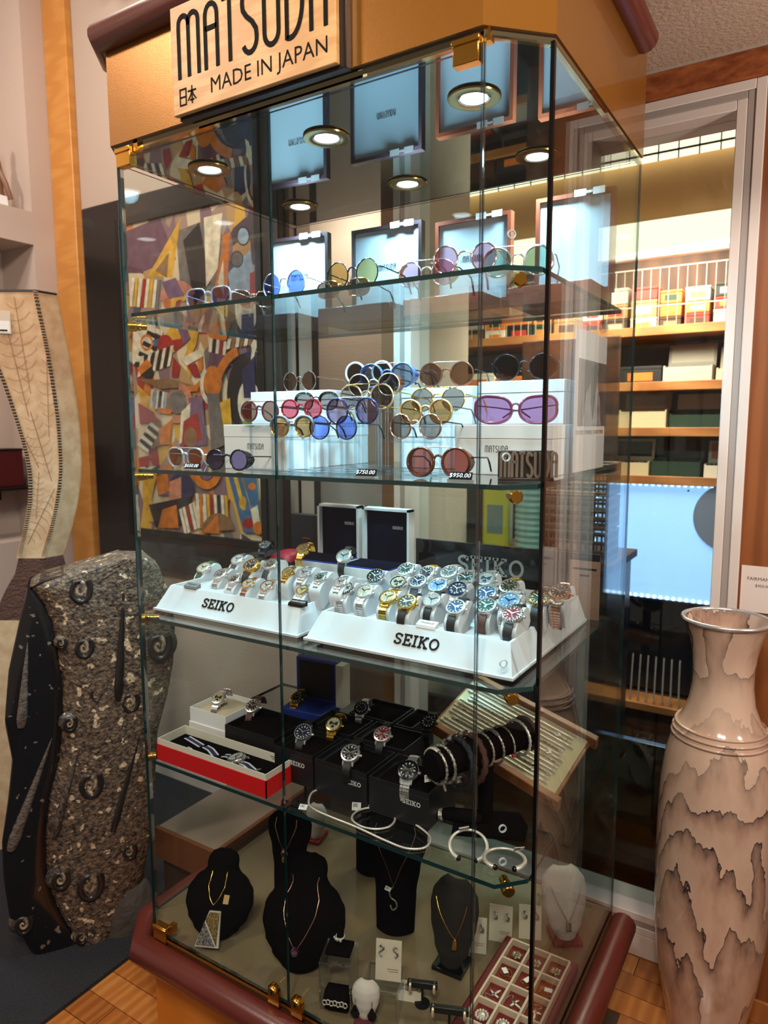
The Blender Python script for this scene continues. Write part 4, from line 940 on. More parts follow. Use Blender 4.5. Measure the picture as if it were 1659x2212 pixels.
w4(882, 1665, S4 + .108, 'steel bracelet chronograph with black dial in the right front black box', 'black', 'dark', 'bracelet', 'steel', sub='grey', scale=1.15)
w4(721, 1565, S4 + .112, 'gold bracelet chronograph with cream dial in a black box', 'cream', 'gold', 'bracelet', 'gold', sub='brown', case='gold', scale=1.05)
w4(826, 1587, S4 + .112, 'steel chronograph with dark red dial in a black box', 'red', 'steel', 'strap', 'black', sub='pinkish', scale=1.08)
w4(781, 1530, S4 + .112, 'dark steel bracelet watch in the last row of black boxes', 'black', 'dark', 'bracelet', 'steel')
w4(925, 1560, S4 + .112, 'shadowed dark chronograph beside the wooden tray of chains', 'black', 'dark', 'bracelet', 'dark', case='dark')
# blue box standing open
BLU = mat('blue_leatherette', (34, 56, 140), .45)
bb = thing('blue_watch_box', 'dark blue watch box standing open behind the black boxes', 'watch box', (.268, .300, S4 + .0005), .12)
box('base', (-.066, .066, 0, .10, 0, .085), BLU, bb, bev=.003); box('lid', (-.066, .066, .085, .112, .085, .205), BLU, bb, bev=.002); box('lid_lining', (-.054, .054, .083, .086, .092, .195), mat('dark_lining', (20, 18, 26), .7), bb)
box('cream_flap', (.067, .090, .075, .115, .08, .200), IVORY, bb)
w4(640, 1508, S4 + .108, 'gold watch with black dial in front of the blue box lid', 'black', 'gold', 'bracelet', 'gold', case='gold', scale=.95)
# slanted wooden tray with silver chains
F_ = Vector((.965, .330, S4 + .0065)); Uv = Vector((-.355, .075, .070)); Vv = Vector((.018, .225, .055))
Nn = Vv.cross(Uv).normalized() * -1
if Nn.z < 0: Nn = -Nn
WT = mat('walnut_tray', (140, 84, 44), .35, wood=((160, 100, 56), 5, (2, 6, 6)))
wt = thing('wooden_tray', 'slanted wooden tray with cream pad propped behind the bracelets', 'tray')
def slab(name, u0, u1, v0, v1, n0, n1, m, parent):
    vs = []
    for nn in (n0, n1):
        for u, v in ((u0, v0), (u1, v0), (u1, v1), (u0, v1)): vs.append(F_ + Uv * u + Vv * v + Nn * nn)
    c = sum((Vector(v) for v in vs), Vector()) / 8
    fs = [(0, 3, 2, 1), (4, 5, 6, 7), (0, 1, 5, 4), (1, 2, 6, 5), (2, 3, 7, 6), (3, 0, 4, 7)]
    out = []
    for f in fs:
        a, b, d = vs[f[0]], vs[f[1]], vs[f[2]]; n = (b - a).cross(d - a)
        out.append(f if n.dot((a + d) / 2 - c) > 0 else tuple(reversed(f)))
    o = MB().add(vs, out).build(name, m, parent, ang=20)
    md = o.modifiers.new('bevel', 'BEVEL'); md.width = .002; md.segments = 2
    return o
slab('board', 0, 1, 0, 1, .006, .012, WT, wt); slab('pad', .02, .98, .03, .97, .012, .016, mat('cream_felt', (205, 196, 158), .9), wt)
slab('front_rail', -.04, 1.0, -.05, .03, 0, .030, WT, wt); slab('back_rail', -.04, 1.0, .97, 1.05, 0, .030, WT, wt)
box('prop', (.66, .80, .42, .50, S4 + .0005, S4 + .03), WT, wt)
names = ['rope', 'wheat link', 'flat curb', 'box link', 'twisted', 'snake', 'byzantine', 'braided', 'double rope', 'fine curb', 'heavy link', 'slim box', 'ridged', 'beaded', 'long rope']
for k in range(15):
    v = .07 + k * .0615; r = (.0022, .0030, .0024, .0034, .0026, .0030)[k % 6]
    c = thing('silver_bracelet', '%s silver bracelet laid flat on the cream pad, %s from the front rail' % (names[k], ['first', 'second', 'third', 'fourth', 'fifth', 'sixth', 'seventh', 'eighth', 'ninth', 'tenth', 'eleventh', 'twelfth', 'thirteenth', 'fourteenth', 'fifteenth'][k]), 'bracelet', (0, 0, 0), 0, 'silver bracelets on the slanted tray')
    u0, u1 = .10 + .05 * random.random(), .86 + .08 * random.random(); w = .02 * (random.random() - .5)
    P = [F_ + Uv * (u0 + (u1 - u0) * i / 10) + Vv * (v + w * math.sin(i * .7)) + Nn * (.016 + r) for i in range(11)]
    rope(MB(), P, r, r * 1.2).build('links', SILVER if k % 3 else OXID, c, ang=60)
    for uu, sgn in ((u0 - .03, 1), (u1 + .005, 1)):
        q0 = F_ + Uv * uu + Vv * v + Nn * (.016 + r); q1 = q0 + Uv * .035
        MB().tube([q0, q0 + (q1 - q0) * .2, q0 + (q1 - q0) * .8, q1], [r * .7, r * 1.25, r * 1.25, r * .7], 8).build('clasp', SILVER, c)
    if k in (2, 7, 12): price_tab(c, F_ + Uv * (u0 + .08) + Vv * v + Nn * (.018 + 2 * r), (-1.3, 0, .8), .9)
# velvet bar with bracelets
A0 = Vector((.794, .066, S4 + .168)); A1 = Vector((.905, .325, S4 + .168)); AX = (A1 - A0).normalized(); SD = AX.cross(Vector((0, 0, 1))).normalized()
RB = .031
tb = thing('bracelet_bar', 'black velvet bracelet bar on a flat dark base', 'jewelry stand')
mb = MB(); q = AX.to_track_quat('Z', 'Y').to_matrix().to_4x4(); mb.M = Matrix.Translation(A0) @ q; L = (A1 - A0).length
mb.lathe([(RB * .9, 0), (RB, .004), (RB, L - .004), (RB * .9, L)], 28); mb.build('bar', VELVET, tb)
MID = (A0 + A1) / 2; PB = Vector((.856, .200, S4))
MB().tube([(PB.x, PB.y, S4 + .006), (PB.x, PB.y, MID.z - RB * .8)], .016, 12).build('post', VELVET, tb)
mb = MB(); mb.M = Matrix.Translation((PB.x + .01, PB.y - .01, S4 + .0005)) @ Matrix.Rotation(.4, 4, 'Z'); mb.prism([(-.075, -.05), (.075, -.05), (.085, .0), (.07, .05), (-.07, .05)], 0, .006); mb.build('base', VELVET, tb)
def hoop_pts(s, R, drop, n=26, gapa=0, tw=0):
    c = A0 + AX * s - Vector((0, 0, drop)); out = []
    a0 = math.radians(-90 + gapa / 2); a1 = math.radians(270 - gapa / 2)
    for i in range(n + (1 if gapa else 0)):
        a = a0 + (a1 - a0) * i / n; out.append(c + SD * (R * math.cos(a)) + Vector((0, 0, R * math.sin(a))) + AX * (tw * math.sin(a)))
    return out
def barbr(label, s, R, r, m, extra=None, gap=0, flat=1.0, tw=0.0, tag_=True, smoothb=False):
    t = thing('bracelet', label, 'bracelet', (0, 0, 0), 0, 'bracelets on the velvet bar'); P = hoop_pts(s, R, R - RB - r * .9, gapa=gap, tw=tw)
    if smoothb: MB().tube(P, r, 8, closed=not gap, flat=flat).build('band', m, t, ang=60)
    else: rope(MB(), P, r, r * 1.2, closed=not gap, flat=flat).build('band', m, t, ang=60)
    return t, P
t, P = barbr('silver braided bracelet with a long plate, leftmost on the velvet bar', .012, .036, .0034, OXID)
MB().tube(P[12:19], .0052, 8, flat=.6).build('name_plate', SILVER, t, ang=60); price_tab(t, P[24] - AX * .004, (0, 0, .9), 1.3)
t, P = barbr('silver chain bracelet hanging second on the velvet bar', .032, .038, .0040, OXID); MB().tube([P[0] - Vector((0, 0, .004)), P[0] - Vector((0, 0, .022)) + AX * .006], .0028, 6).build('clasp', SILVER, t)
BRB = mat('black_braid', (18, 18, 24), .4, bump=(400, .5)); BRN = mat('brown_braid', (72, 36, 24), .5, bump=(400, .5))
def headpiece(t, P, m, lab):
    MB().tube(P[13:20], [.004, .0065, .0075, .007, .0075, .0065, .004], 9).build('animal_head', m, t, ang=60)
    for k in (14, 16, 18): MB().sphere(P[k] + SD * .004 + Vector((0, 0, .004)), .0032, 7, 5).build('ornament', SILVER, t)
t, P = barbr('black braided leather bracelet with silver animal head', .068, .051, .0085, BRB, tw=.006); headpiece(t, P, OXID, '')
t, P = barbr('dark brown braided leather bracelet with silver animal head', .102, .050, .0085, BRN, tw=.006); headpiece(t, P, OXID, ''); price_tab(t, P[25] - AX * .006, (0, 0, .9), 1.1)
t, P = barbr('slim silver bracelet with twisted clasp, fifth on the velvet bar', .140, .036, .0032, OXID); price_tab(t, P[17] + SD * .004, (.3, 0, .9), 1.0)
t, P = barbr('silver chain with a smooth curved plate, sixth on the velvet bar', .168, .037, .0034, OXID); MB().tube(P[11:17], .0050, 8, flat=.6).build('name_plate', STEEL, t, ang=60)
t, P = barbr('open silver cuff with coral red tips on the velvet bar', .200, .037, .0028, OXID, gap=130)
CORAL = mat('coral', (190, 40, 40), .3)
for k in (0, -1): MB().sphere(P[k], .0048, 9, 6).build('coral_tip', CORAL, t)
t, P = barbr('wide silver link bracelet at the right end of the velvet bar', .246, .038, .0042, SILVER); price_tab(t, P[22], (0, 0, .9), 1.2)
barbr('brown leather bracelet at the far right end of the velvet bar', .270, .035, .0050, BRN, smoothb=True)
# chains and cuffs lying on the shelf glass
zc = S4 + .0042
def flat_loop(px, r): return smooth([(lambda p: (p.x, p.y, S4 + r + .0006))(atZ(a, b, S4)) for a, b in px], 8)
t = thing('silver_necklace', 'silver double rope necklace laid in a long loop on the glass', 'necklace', (0, 0, 0))
rope(MB(), flat_loop([(667, 1738), (676, 1714), (706, 1709), (740, 1728), (790, 1742), (850, 1757), (900, 1786), (929, 1812), (918, 1834), (878, 1836), (830, 1818), (770, 1790), (715, 1768), (680, 1752)], .0030), .0030, .0030, closed=True).build('links', SILVER, t, ang=60)
p = atZ(655, 1747, S4); price_tab(t, (p.x, p.y, S4 + .004), (-1.2, 0, .3), 1.2); p = atZ(770, 1742, S4 + .012); price_tab(t, p, (-.5, .3, 1.0), 1.4)
t = thing('silver_bracelet', 'round silver bead bracelet lying inside the necklace loop', 'bracelet', (0, 0, 0))
rope(MB(), flat_loop([(760, 1772), (772, 1755), (800, 1748), (832, 1754), (853, 1770), (842, 1788), (812, 1794), (780, 1788)], .0028), .0028, .0026, closed=True).build('links', SILVER, t, ang=60)
def cuff(label, px, py, R, rx, rz, tagpos):
    p = atZ(px, py, S4); t = thing('cuff_bracelet', label, 'bracelet', (p.x, p.y, S4 + .0008), 0, 'open cuffs on the fourth shelf', rot=(rx, 0, rz))
    P = [Vector((R * math.cos(a), R * math.sin(a) * .86, 0)) for a in [math.radians(-62 + 304 * i / 36) for i in range(37)]]
    n = len(P); q = chain_pts(P, .0022); K = len(q)
    lift = .0062
    MB().tube([v + Vector((0, 0, lift)) for v in q], [(.0030 + .0028 * abs(i / (K - 1) * 2 - 1) ** 2) * (1 if i % 2 else .86) for i in range(K)], 9).build('band', SILVER, t, ang=60)
    for k in (0, -1): MB().sphere(tuple(q[k] + Vector((0, 0, lift))), .0058, 10, 7).build('dark_stone', BLACKG, t); 
    price_tab(t, (R * .7, R * .6, .014) if tagpos else (-R * .3, R * .80, .018), (.6, 0, .3), 1.3)
    return t
# turn the cuffs so that the opening looks to the front
cuff('silver cuff with dark stone ends standing tilted on the black velvet', 1012, 1830, .038, .55, PI / 2 - 2.0 + .1 - PI * .5 + .35, 0).rotation_euler = (.55, 0, .35)
cuff('silver cuff with dark stone ends lying flat at the shelf corner', 1090, 1862, .040, 0, 0, 1).rotation_euler = (0, 0, .40)
t = thing('black_pouch', 'small black velvet wrap with silver clasp beside the cuffs', 'pouch', (.808, .165, S4 + .0005), .3)
MB().tube([(-.05, 0, .014), (-.02, .004, .016), (.02, 0, .017), (.05, .004, .014)], [.008, .014, .015, .009], 10).build('roll', VELVET, t); MB().tube([(-.042, 0, .014), (-.034, 0, .015)], .0135, 10).build('clasp', OXID, t)
# ================================================================== deck: busts, cards, risers, compartment tray
def prof(tab, t):
    for (a, x), (b, y) in zip(tab[:-1], tab[1:]):
        if t <= b: f = (t - a) / (b - a); f = f * f * (3 - 2 * f); return x + (y - x) * f
    return tab[-1][1]
BT = [(0, .10), (.04, .42), (.12, .66), (.25, .88), (.40, 1.0), (.54, .97), (.66, .80), (.74, .56), (.79, .45), (.86, .46), (.94, .42), (.98, .30), (1.0, .10)]
TALL = [(0, .62), (.3, .66), (.5, .78), (.68, .98), (.78, 1.0), (.86, .78), (.90, .46), (.95, .40), (1, .40)]
EGG = [(0, .20), (.06, .42), (.25, .72), (.5, .94), (.68, 1.0), (.82, .94), (.93, .72), (1, .40)]
def bust(label, loc, rz, W, H, lean, m, tab=BT, collar=None, group='necklace busts on the cabinet deck', base=None, bulge=.26, name='necklace_bust'):
    t = thing(name, label, 'bust', loc, rz, group); n, k = 26, 14
    def S(u, tt, off=0.0):
        w = prof(tab, tt) * W / 2; x = u * w; y = -(math.cos(u * PI / 2) ** .8) * w * bulge * 2 - off
        z = tt * H; c, s_ = math.cos(lean), math.sin(lean)
        return Vector((x, y * c + z * s_, max(.0006, -y * s_ * 0 + z * c)))
    vs = []; fs = []
    for i in range(n + 1):
        for j in range(k + 1): vs.append(S(j / k * 2 - 1, i / n))
    o = len(vs)
    for i in range(n + 1):
        for j in range(k + 1): vs.append(S(j / k * 2 - 1, i / n) * 1.0 + Vector((0, .012 + .3 * abs(S(j / k * 2 - 1, i / n).y - S(1, i / n).y), 0)))
    for i in range(n):
        for j in range(k):
            a = i * (k + 1) + j; fs.append((a, a + 1, a + k + 2, a + k + 1)); fs.append((o + a, o + a + k + 1, o + a + k + 2, o + a + 1))
        a = i * (k + 1); fs.append((a, a + k + 1, o + a + k + 1, o + a)); b = a + k; fs.append((b, o + b, o + b + k + 1, b + k + 1))
    for j in range(k):
        a = n * (k + 1) + j; fs.append((a, a + 1, o + a + 1, o + a)); fs.append((j, o + j, o + j + 1, j + 1))
    MB().add(vs, fs).build('bust', m, t, ang=70)
    if collar is not None:
        c = S(0, .84); mb = MB(); mb.M = Matrix.Translation((0, S(1, .84).y - .004, S(0, .84).z)) @ Matrix.Rotation(PI / 2 - lean, 4, 'X') @ Matrix.Scale(1, 4); mb.lathe([(W * .22, -.004), (W * .225, .006), (W * .20, .009)], 24); mb.build('neck_pad', collar, t)
    if base is not None: box('foot', (-W * .32, W * .32, -.02, .055, 0, .012), base, t, bev=.002)
    return t, S
def drape(t, S, m, r, t_top, t_bot, u0=.62, name='chain', ub=0.0):
    P = []
    for i in range(25):
        f = i / 24 * 2 - 1; u = ub + (f * u0 - ub * abs(f)) ; tt = t_bot + (t_top - t_bot) * abs(f) ** 1.15; P.append(S(max(-1, min(1, u)), tt, .0022))
    MB().tube(P, r, 6).build(name, m, t, ang=60); return S(ub, t_bot, .004)
dz = ZB + .0006
# 1 left bust with tapered mosaic pendant
t, S = bust('black velvet bust with a large tapering mosaic pendant at the left front', (.150, .070, dz), .42, .185, .215, .42, VELVET)
b = drape(t, S, GOLD, .0009, .80, .50, u0=.5)
pend = MB(); pend.M = Matrix.Translation(S(-.02, .30, .012)) @ Matrix.Rotation(-.42, 4, 'X')
pend.prism([(-.034, -.050), (.030, -.050), (.026, .034), (-.004, .034)], -.003, .003, 'xz')
pg = pend.build('pendant', SILVER, t, ang=20)
GL1 = mat('mosaic_gold', (190, 158, 96), .3, .6, noise=(260, (80, 60, 40), (1, 1, 1))); GL2 = mat('mosaic_silver', (176, 168, 164), .3, .6, noise=(260, (50, 46, 48), (1, 1, 1)))
pend = MB(); pend.M = Matrix.Translation(S(-.02, .30, .012)) @ Matrix.Rotation(-.42, 4, 'X'); pend.prism([(-.012, .012), (.024, -.047), (.0245, .031), (-.002, .031)], -.0042, -.003, 'xz'); pend.build('gold_mosaic', GL1, pg, ang=20)
pend = MB(); pend.M = Matrix.Translation(S(-.02, .30, .012)) @ Matrix.Rotation(-.42, 4, 'X'); pend.prism([(-.031, -.047), (.020, -.047), (-.014, .008)], -.0042, -.003, 'xz'); pend.build('silver_mosaic', GL2, pg, ang=20)
MB().box(-.007, .007, -.0008, 0, -.011, .011).build('paper_tag', mat('aged_tag', (206, 172, 110), .6), t, S(.36, .56, .004), (-.35, .2, .2))
# 2 behind: narrow bust
t, S = bust('tall black velvet bust with a small crystal pendant behind the left bust', (.205, .300, dz), .30, .130, .275, .12, VELVET, tab=TALL)
b = drape(t, S, FM['rose'], .0009, .86, .52, u0=.6); MB().sphere(tuple(b), .010, 9, 7, 1.5).build('pendant', FM['rose'], t); MB().sphere(tuple(b - Vector((0, .002, .016))), .008, 8, 6, 1.4).build('pendant', GOLD, t)
# 3 big front bust
t, S = bust('large black velvet bust with a purple faceted pendant at the front middle', (.405, .100, dz), .35, .215, .265, .42, VELVET)
b = drape(t, S, FM['rose'], .0010, .84, .28, u0=.72); mb = MB(); mb.M = Matrix.Translation(b); mb.lathe([(.002, -.014), (.009, -.008), (.011, 0), (.008, .007), (.003, .009)], 9); mb.build('purple_stone', clear('amethyst', (150, 90, 150), f0=.15, opaque=.4, ocol=(110, 50, 100)), t, ang=10); MB().tube([b + Vector((0, 0, .008)), b + Vector((0, 0, .014))], .003, 8).build('bail', FM['rose'], t)
# 4 tall rear bust
t, S = bust('very tall black velvet bust with a scrolled silver pendant in the middle', (.535, .350, dz), .35, .165, .350, .10, VELVET, tab=TALL)
b = drape(t, S, FM['rose'], .0009, .84, .40, u0=.75); rope(MB(), smooth([b + Vector((x, -.002, z)) for x, z in ((0, 0), (-.010, -.015), (-.006, -.032), (.006, -.040), (.009, -.056), (-.002, -.066), (-.008, -.054))], 6, False), .0024, .002).build('pendant', OXID, t, ang=60); price_tab(t, b + Vector((-.014, -.004, -.006)), (0, .35, 0), 1.0)
# 5 dark bust on a stand
t, S = bust('slim dark brown bust with a gold drop pendant beside the earring cards', (.722, .300, dz), .05, .125, .225, .16, mat('brown_suede', (34, 26, 22), .9), tab=EGG, base=BLACKG)
b = drape(t, S, GOLD, .0009, .80, .44, u0=.7, ub=.35); MB().tube([b, b - Vector((0, .002, .022))], [.004, .006], 7).build('pendant', GOLD, t)
# 6 white bust right
t, S = bust('white oval bust with maroon neck and a small double pendant at right', (.940, .545, dz), .62, .118, .190, .22, mat('white_suede', (206, 196, 186), .8), tab=EGG, collar=mat('maroon_velvet', (96, 28, 40), .8), base=mat('maroon_velvet', (96, 28, 40), .8))
b = drape(t, S, STEEL, .0011, .80, .34, u0=.70)
for sx in (-.004, .004): MB().tube([b + Vector((sx, -.001, .004)), b + Vector((sx, -.002, -.020))], .0032, 8).build('pendant', OXID, t)
# 7 rear dark bust
bust('black velvet bust at the back below the necklace loop', (.345, .520, dz), .2, .150, .330, .10, VELVET, tab=TALL)
# 8 small white earring bust at the front
t, S = bust('small white earring bust with dark drop earrings at the bottom edge', (.628, .062, dz), .30, .064, .090, .12, mat('white_suede', (206, 196, 186), .8), tab=EGG, group=None, base=mat('maroon_velvet', (96, 28, 40), .8))
for u in (-.62, .62):
    c = S(u, .66, .003); e = MB(); e.tube([c, c - Vector((0, 0, .016))], .0009, 6); e.build('ear_wire', GOLD, t)
    q = MB(); q.M = Matrix.Translation(c - Vector((0, .001, .034))); q.prism([(-.011, .0), (-.007, -.009), (0, -.012), (.007, -.009), (.011, 0), (.002, .018), (-.002, .018)], -.002, .002, 'xz'); q.build('ear_drop', BLACKG, t, ang=20)
bust('small white bust on a red base seen under the red box', (.105, .560, dz), .2, .07, .12, .1, mat('white_suede', (206, 196, 186), .8), tab=EGG, base=mat('red_base', (120, 16, 20), .4), group=None)
# earring cards
ECARD = mat('earring_card', (206, 194, 172), .7); PRINT = mat('card_print', (150, 104, 70), .7)
def card(label, x, y, z, rz, w, h, lean, kind, txt=True):
    t = thing('earring_card', label, 'earring card', (x, y, z), group='earring cards on the deck', rot=(-lean, 0, rz)); box('card', (-w / 2, w / 2, 0, .0012, 0, h), ECARD, t); box('strut', (-w * .2, w * .2, .0013, .0025, 0, h * .8), ECARD, t)
    for sx in (-1, 1):
        if kind == 'hoop': MB().tube(smooth([(sx * w * .26, -.002, h * .82), (sx * w * .26 + .004, -.008, h * .76), (sx * w * .26 + .005, -.007, h * .66), (sx * w * .26, -.002, h * .62)], 5, False), .0028, 7).build('earring', OXID, t, ang=60)
        else: rope(MB(), smooth([(sx * w * .26 + a * .006 * sx, -.003, h * .72 + b_ * .012) for a, b_ in ((0, -1), (1, -.4), (.2, .1), (-.7, .5), (0, 1.1), (.8, .8))], 5, False), .0024, .0018).build('earring', OXID, t, ang=60)
    if txt: scribble(t, w * .18, -.0004, h * .28, .026, PRINT)
card('cream card with scrolled silver earrings standing on the acrylic riser', .655, .120, ZB + .0725, .38, .060, .092, .18, 'scroll')
card('cream card with dark silver hoops leaning left of the shelf pin', .792, .455, dz, .30, .060, .092, .22, 'hoop')
card('cream card half hidden behind the door edge with one hoop', .752, .385, dz, .36, .058, .088, .22, 'hoop')
card('cream card with a single silver hoop right of the shelf pin', .855, .505, dz, .40, .058, .086, .22, 'hoop', txt=False)
card('cream card with two studs lying low beside the hoop stand', .690, .165, dz, .35, .055, .042, .5, 'hoop', txt=False)
# acrylic risers
def riser(label, x, y, w, d, h, rz):
    t = thing('acrylic_riser', label, 'riser', (x, y, dz), rz, 'acrylic risers on the deck')
    for nm, b in (('top', (-w / 2, w / 2, 0, d, h - .004, h)), ('side', (-w / 2, -w / 2 + .004, 0, d, 0, h - .004)), ('side', (w / 2 - .004, w / 2, 0, d, 0, h - .004))):
        o = box(nm, b, ACRYL, t); 
    for (a, c) in ((-w / 2, 0), (w / 2 - .003, 0), (-w / 2, d - .003), (w / 2 - .003, d - .003)): box('polished_edge', (a, a + .003, c - .0005, c + .0025, 0, h), clear('acrylic_bright', (255, 255, 255), f0=.35), t)
    for c in (0, d): box('polished_edge', (-w / 2, w / 2, c - .0008, c + .0008, h - .004, h + .0004), clear('acrylic_bright', (255, 255, 255), f0=.35), t)
    return t
riser('tall clear acrylic riser carrying the ring holder', .555, .050, .075, .075, .120, .35); riser('lower clear acrylic riser behind the white earring bust', .655, .085, .085, .080, .072, .35)
t = thing('ring_holder', 'black velvet finger holding a silver filigree ring', 'ring holder', (.540, .092, ZB + .1212), .35)
box('pad', (-.030, .030, -.024, .024, 0, .010), VELVET, t, bev=.003); MB().tube([(0, .004, .010), (0, .006, .035), (.002, .012, .058)], [.010, .0085, .006], 12).build('finger', VELVET, t)
r_ = thing('silver_ring', 'silver filigree ring on the black velvet finger', 'ring', (.538, .097, ZB + .152), group=None, rot=(.15, 0, 0)); rope(MB(), [(.0098 * math.cos(a), .0098 * math.sin(a), 0) for a in [k * PI / 10 for k in range(20)]], .0024, .002, closed=True).build('band', SILVER, r_, ang=60)
for k in range(5): MB().sphere((.010 * math.sin(k * .5 - 1), -.011, .003 * math.cos(k * 2)), .0032, 7, 5).build('filigree', SILVER, r_)
t = thing('bracelet_cushion', 'black velvet roll under the front acrylic riser', 'cushion', (.555, .062, dz), .35); MB().tube([(-.030, 0, .028), (-.026, 0, .028), (.026, 0, .028), (.030, 0, .028)], [.018, .026, .026, .018], 14).build('roll', VELVET, t)
t = thing('silver_bracelet', 'openwork silver scroll bracelet on the black velvet roll', 'bracelet', (.555, .062, dz), .35)
for k in range(7):
    a = math.radians(150 - k * 30); MB().tube([(.002 + .006 * math.cos(q), -.0285 * math.cos(a) * 0 - .029 * math.sin(math.radians(40 + k * 12)), .028 + .029 * math.cos(math.radians(40 + k * 12)) + .0045 * math.sin(q)) if False else (-.024 + k * .008 + .005 * math.cos(q), -.0275, .034 + .006 * math.sin(q) + .002 * (k % 2)) for q in [j * PI / 5 for j in range(10)]], .0014, 6, closed=True).build('scroll_link', SILVER, t, ang=60)
# hoop earring T stands
def tstand(label, x, y, rz, h, w, hoops):
    t = thing('earring_stand', label, 'earring stand', (x, y, dz), rz, 'black hoop earring stands'); MB().lathe([(.018, 0), (.018, .003), (.004, .005), (.0028, .008), (.0028, h)], 14).build('post', BLACK, t); box('bar', (-w / 2, w / 2, -.006, .006, h, h + .016), BLACK, t, bev=.002)
    for k, sx in enumerate(hoops):
        MB().tube([(sx, .011 * math.cos(a), h + .002 + .011 * math.sin(a)) for a in [j * PI / 8 for j in range(16)]], .0034, 8, closed=True).build('hoop_earring', FM['champagne'], t, ang=60)
tstand('black hoop earring stand in front of the compartment tray', .805, .135, .40, .050, .085, (-.036, .034)); tstand('black hoop earring stand beside the slim dark bust', .715, .175, .40, .042, .070, (-.028, .028))
# compartment tray
MAR = mat('maroon_wood', (96, 20, 22), .45, spec=.2); GRID = mat('cream_grid', (206, 188, 164), .6)
ct = thing('compartment_tray', 'maroon wooden tray with a cream compartment grid at the right front', 'tray', (.905, .130, dz), .0)
box('frame', (-.098, .092, 0, .330, 0, .026), MAR, ct, bev=.006, seg=3)
gx = [-.070, -.020, .030, .078]; gy = [.022, .092, .162, .232, .302]
for x in gx: box('divider', (x - .0025, x + .0025, gy[0], gy[-1], .026, .044), GRID, ct)
for y in gy: box('divider', (gx[0], gx[-1], y - .0025, y + .0025, .026, .0435), GRID, ct)
box('lining', (gx[0], gx[-1], gy[0], gy[-1], .026, .0275), mat('wine_velvet', (104, 16, 24), .8), ct)
words_ = {0: 'front', 1: 'second', 2: 'third', 3: 'back'}; cw = {0: 'left', 1: 'middle', 2: 'right'}
for i in range(3):
    for j in range(4):
        k = (i * 4 + j) % 4; c = Vector((.905 + (gx[i] + gx[i + 1]) / 2, .130 + (gy[j] + gy[j + 1]) / 2, dz + .0278)); m = (SILVER, OXID, GOLD, OXID)[k]
        nm = ('brooch', 'cross_pendant', 'charm', 'brooch')[k]; ds_ = ('round silver beaded brooch', 'small silver cross pendant', 'gold charm with a white tag', 'dark silver flower brooch')[k]
        t = thing(nm, '%s in the %s row, %s column of the compartment tray' % (ds_, words_[j], cw[i]), nm.split('_')[0], c, random.random() * 3, 'jewelry in the compartment tray')
        if k == 0:
            for q in range(12): MB().sphere((.013 * math.cos(q * PI / 6), .013 * math.sin(q * PI / 6), .004), .0036, 7, 5).build('bead', m, t)
            MB().sphere((0, 0, .004), .009, 10, 6, .5).build('centre', m, t)
        elif k == 1: MB().box(-.014, .014, -.0022, .0022, .0005, .004).box(-.0022, .0022, -.020, .010, .0005, .004).build('cross', m, t); rope(MB(), smooth([(0, .010, .004), (.012, .016, .004), (.004, .022, .004), (-.010, .018, .004)], 5, False), .0012).build('chain', m, t)
        elif k == 2: rope(MB(), smooth([(-.012, -.010, .003), (.010, -.014, .003), (.014, .006, .004), (-.004, .010, .004), (-.010, 0, .006)], 5), .0020).build('links', m, t); MB().box(-.003, .015, -.006, .006, .008, .0086).build('paper_tag', TAG, t)
        else:
            for q in range(6): MB().sphere((.009 * math.cos(q * PI / 3), .009 * math.sin(q * PI / 3), .004), .0052, 7, 5, .6).build('petal', m, t)
            MB().sphere((0, 0, .005), .0045, 8, 6).build('centre', GOLD, t)
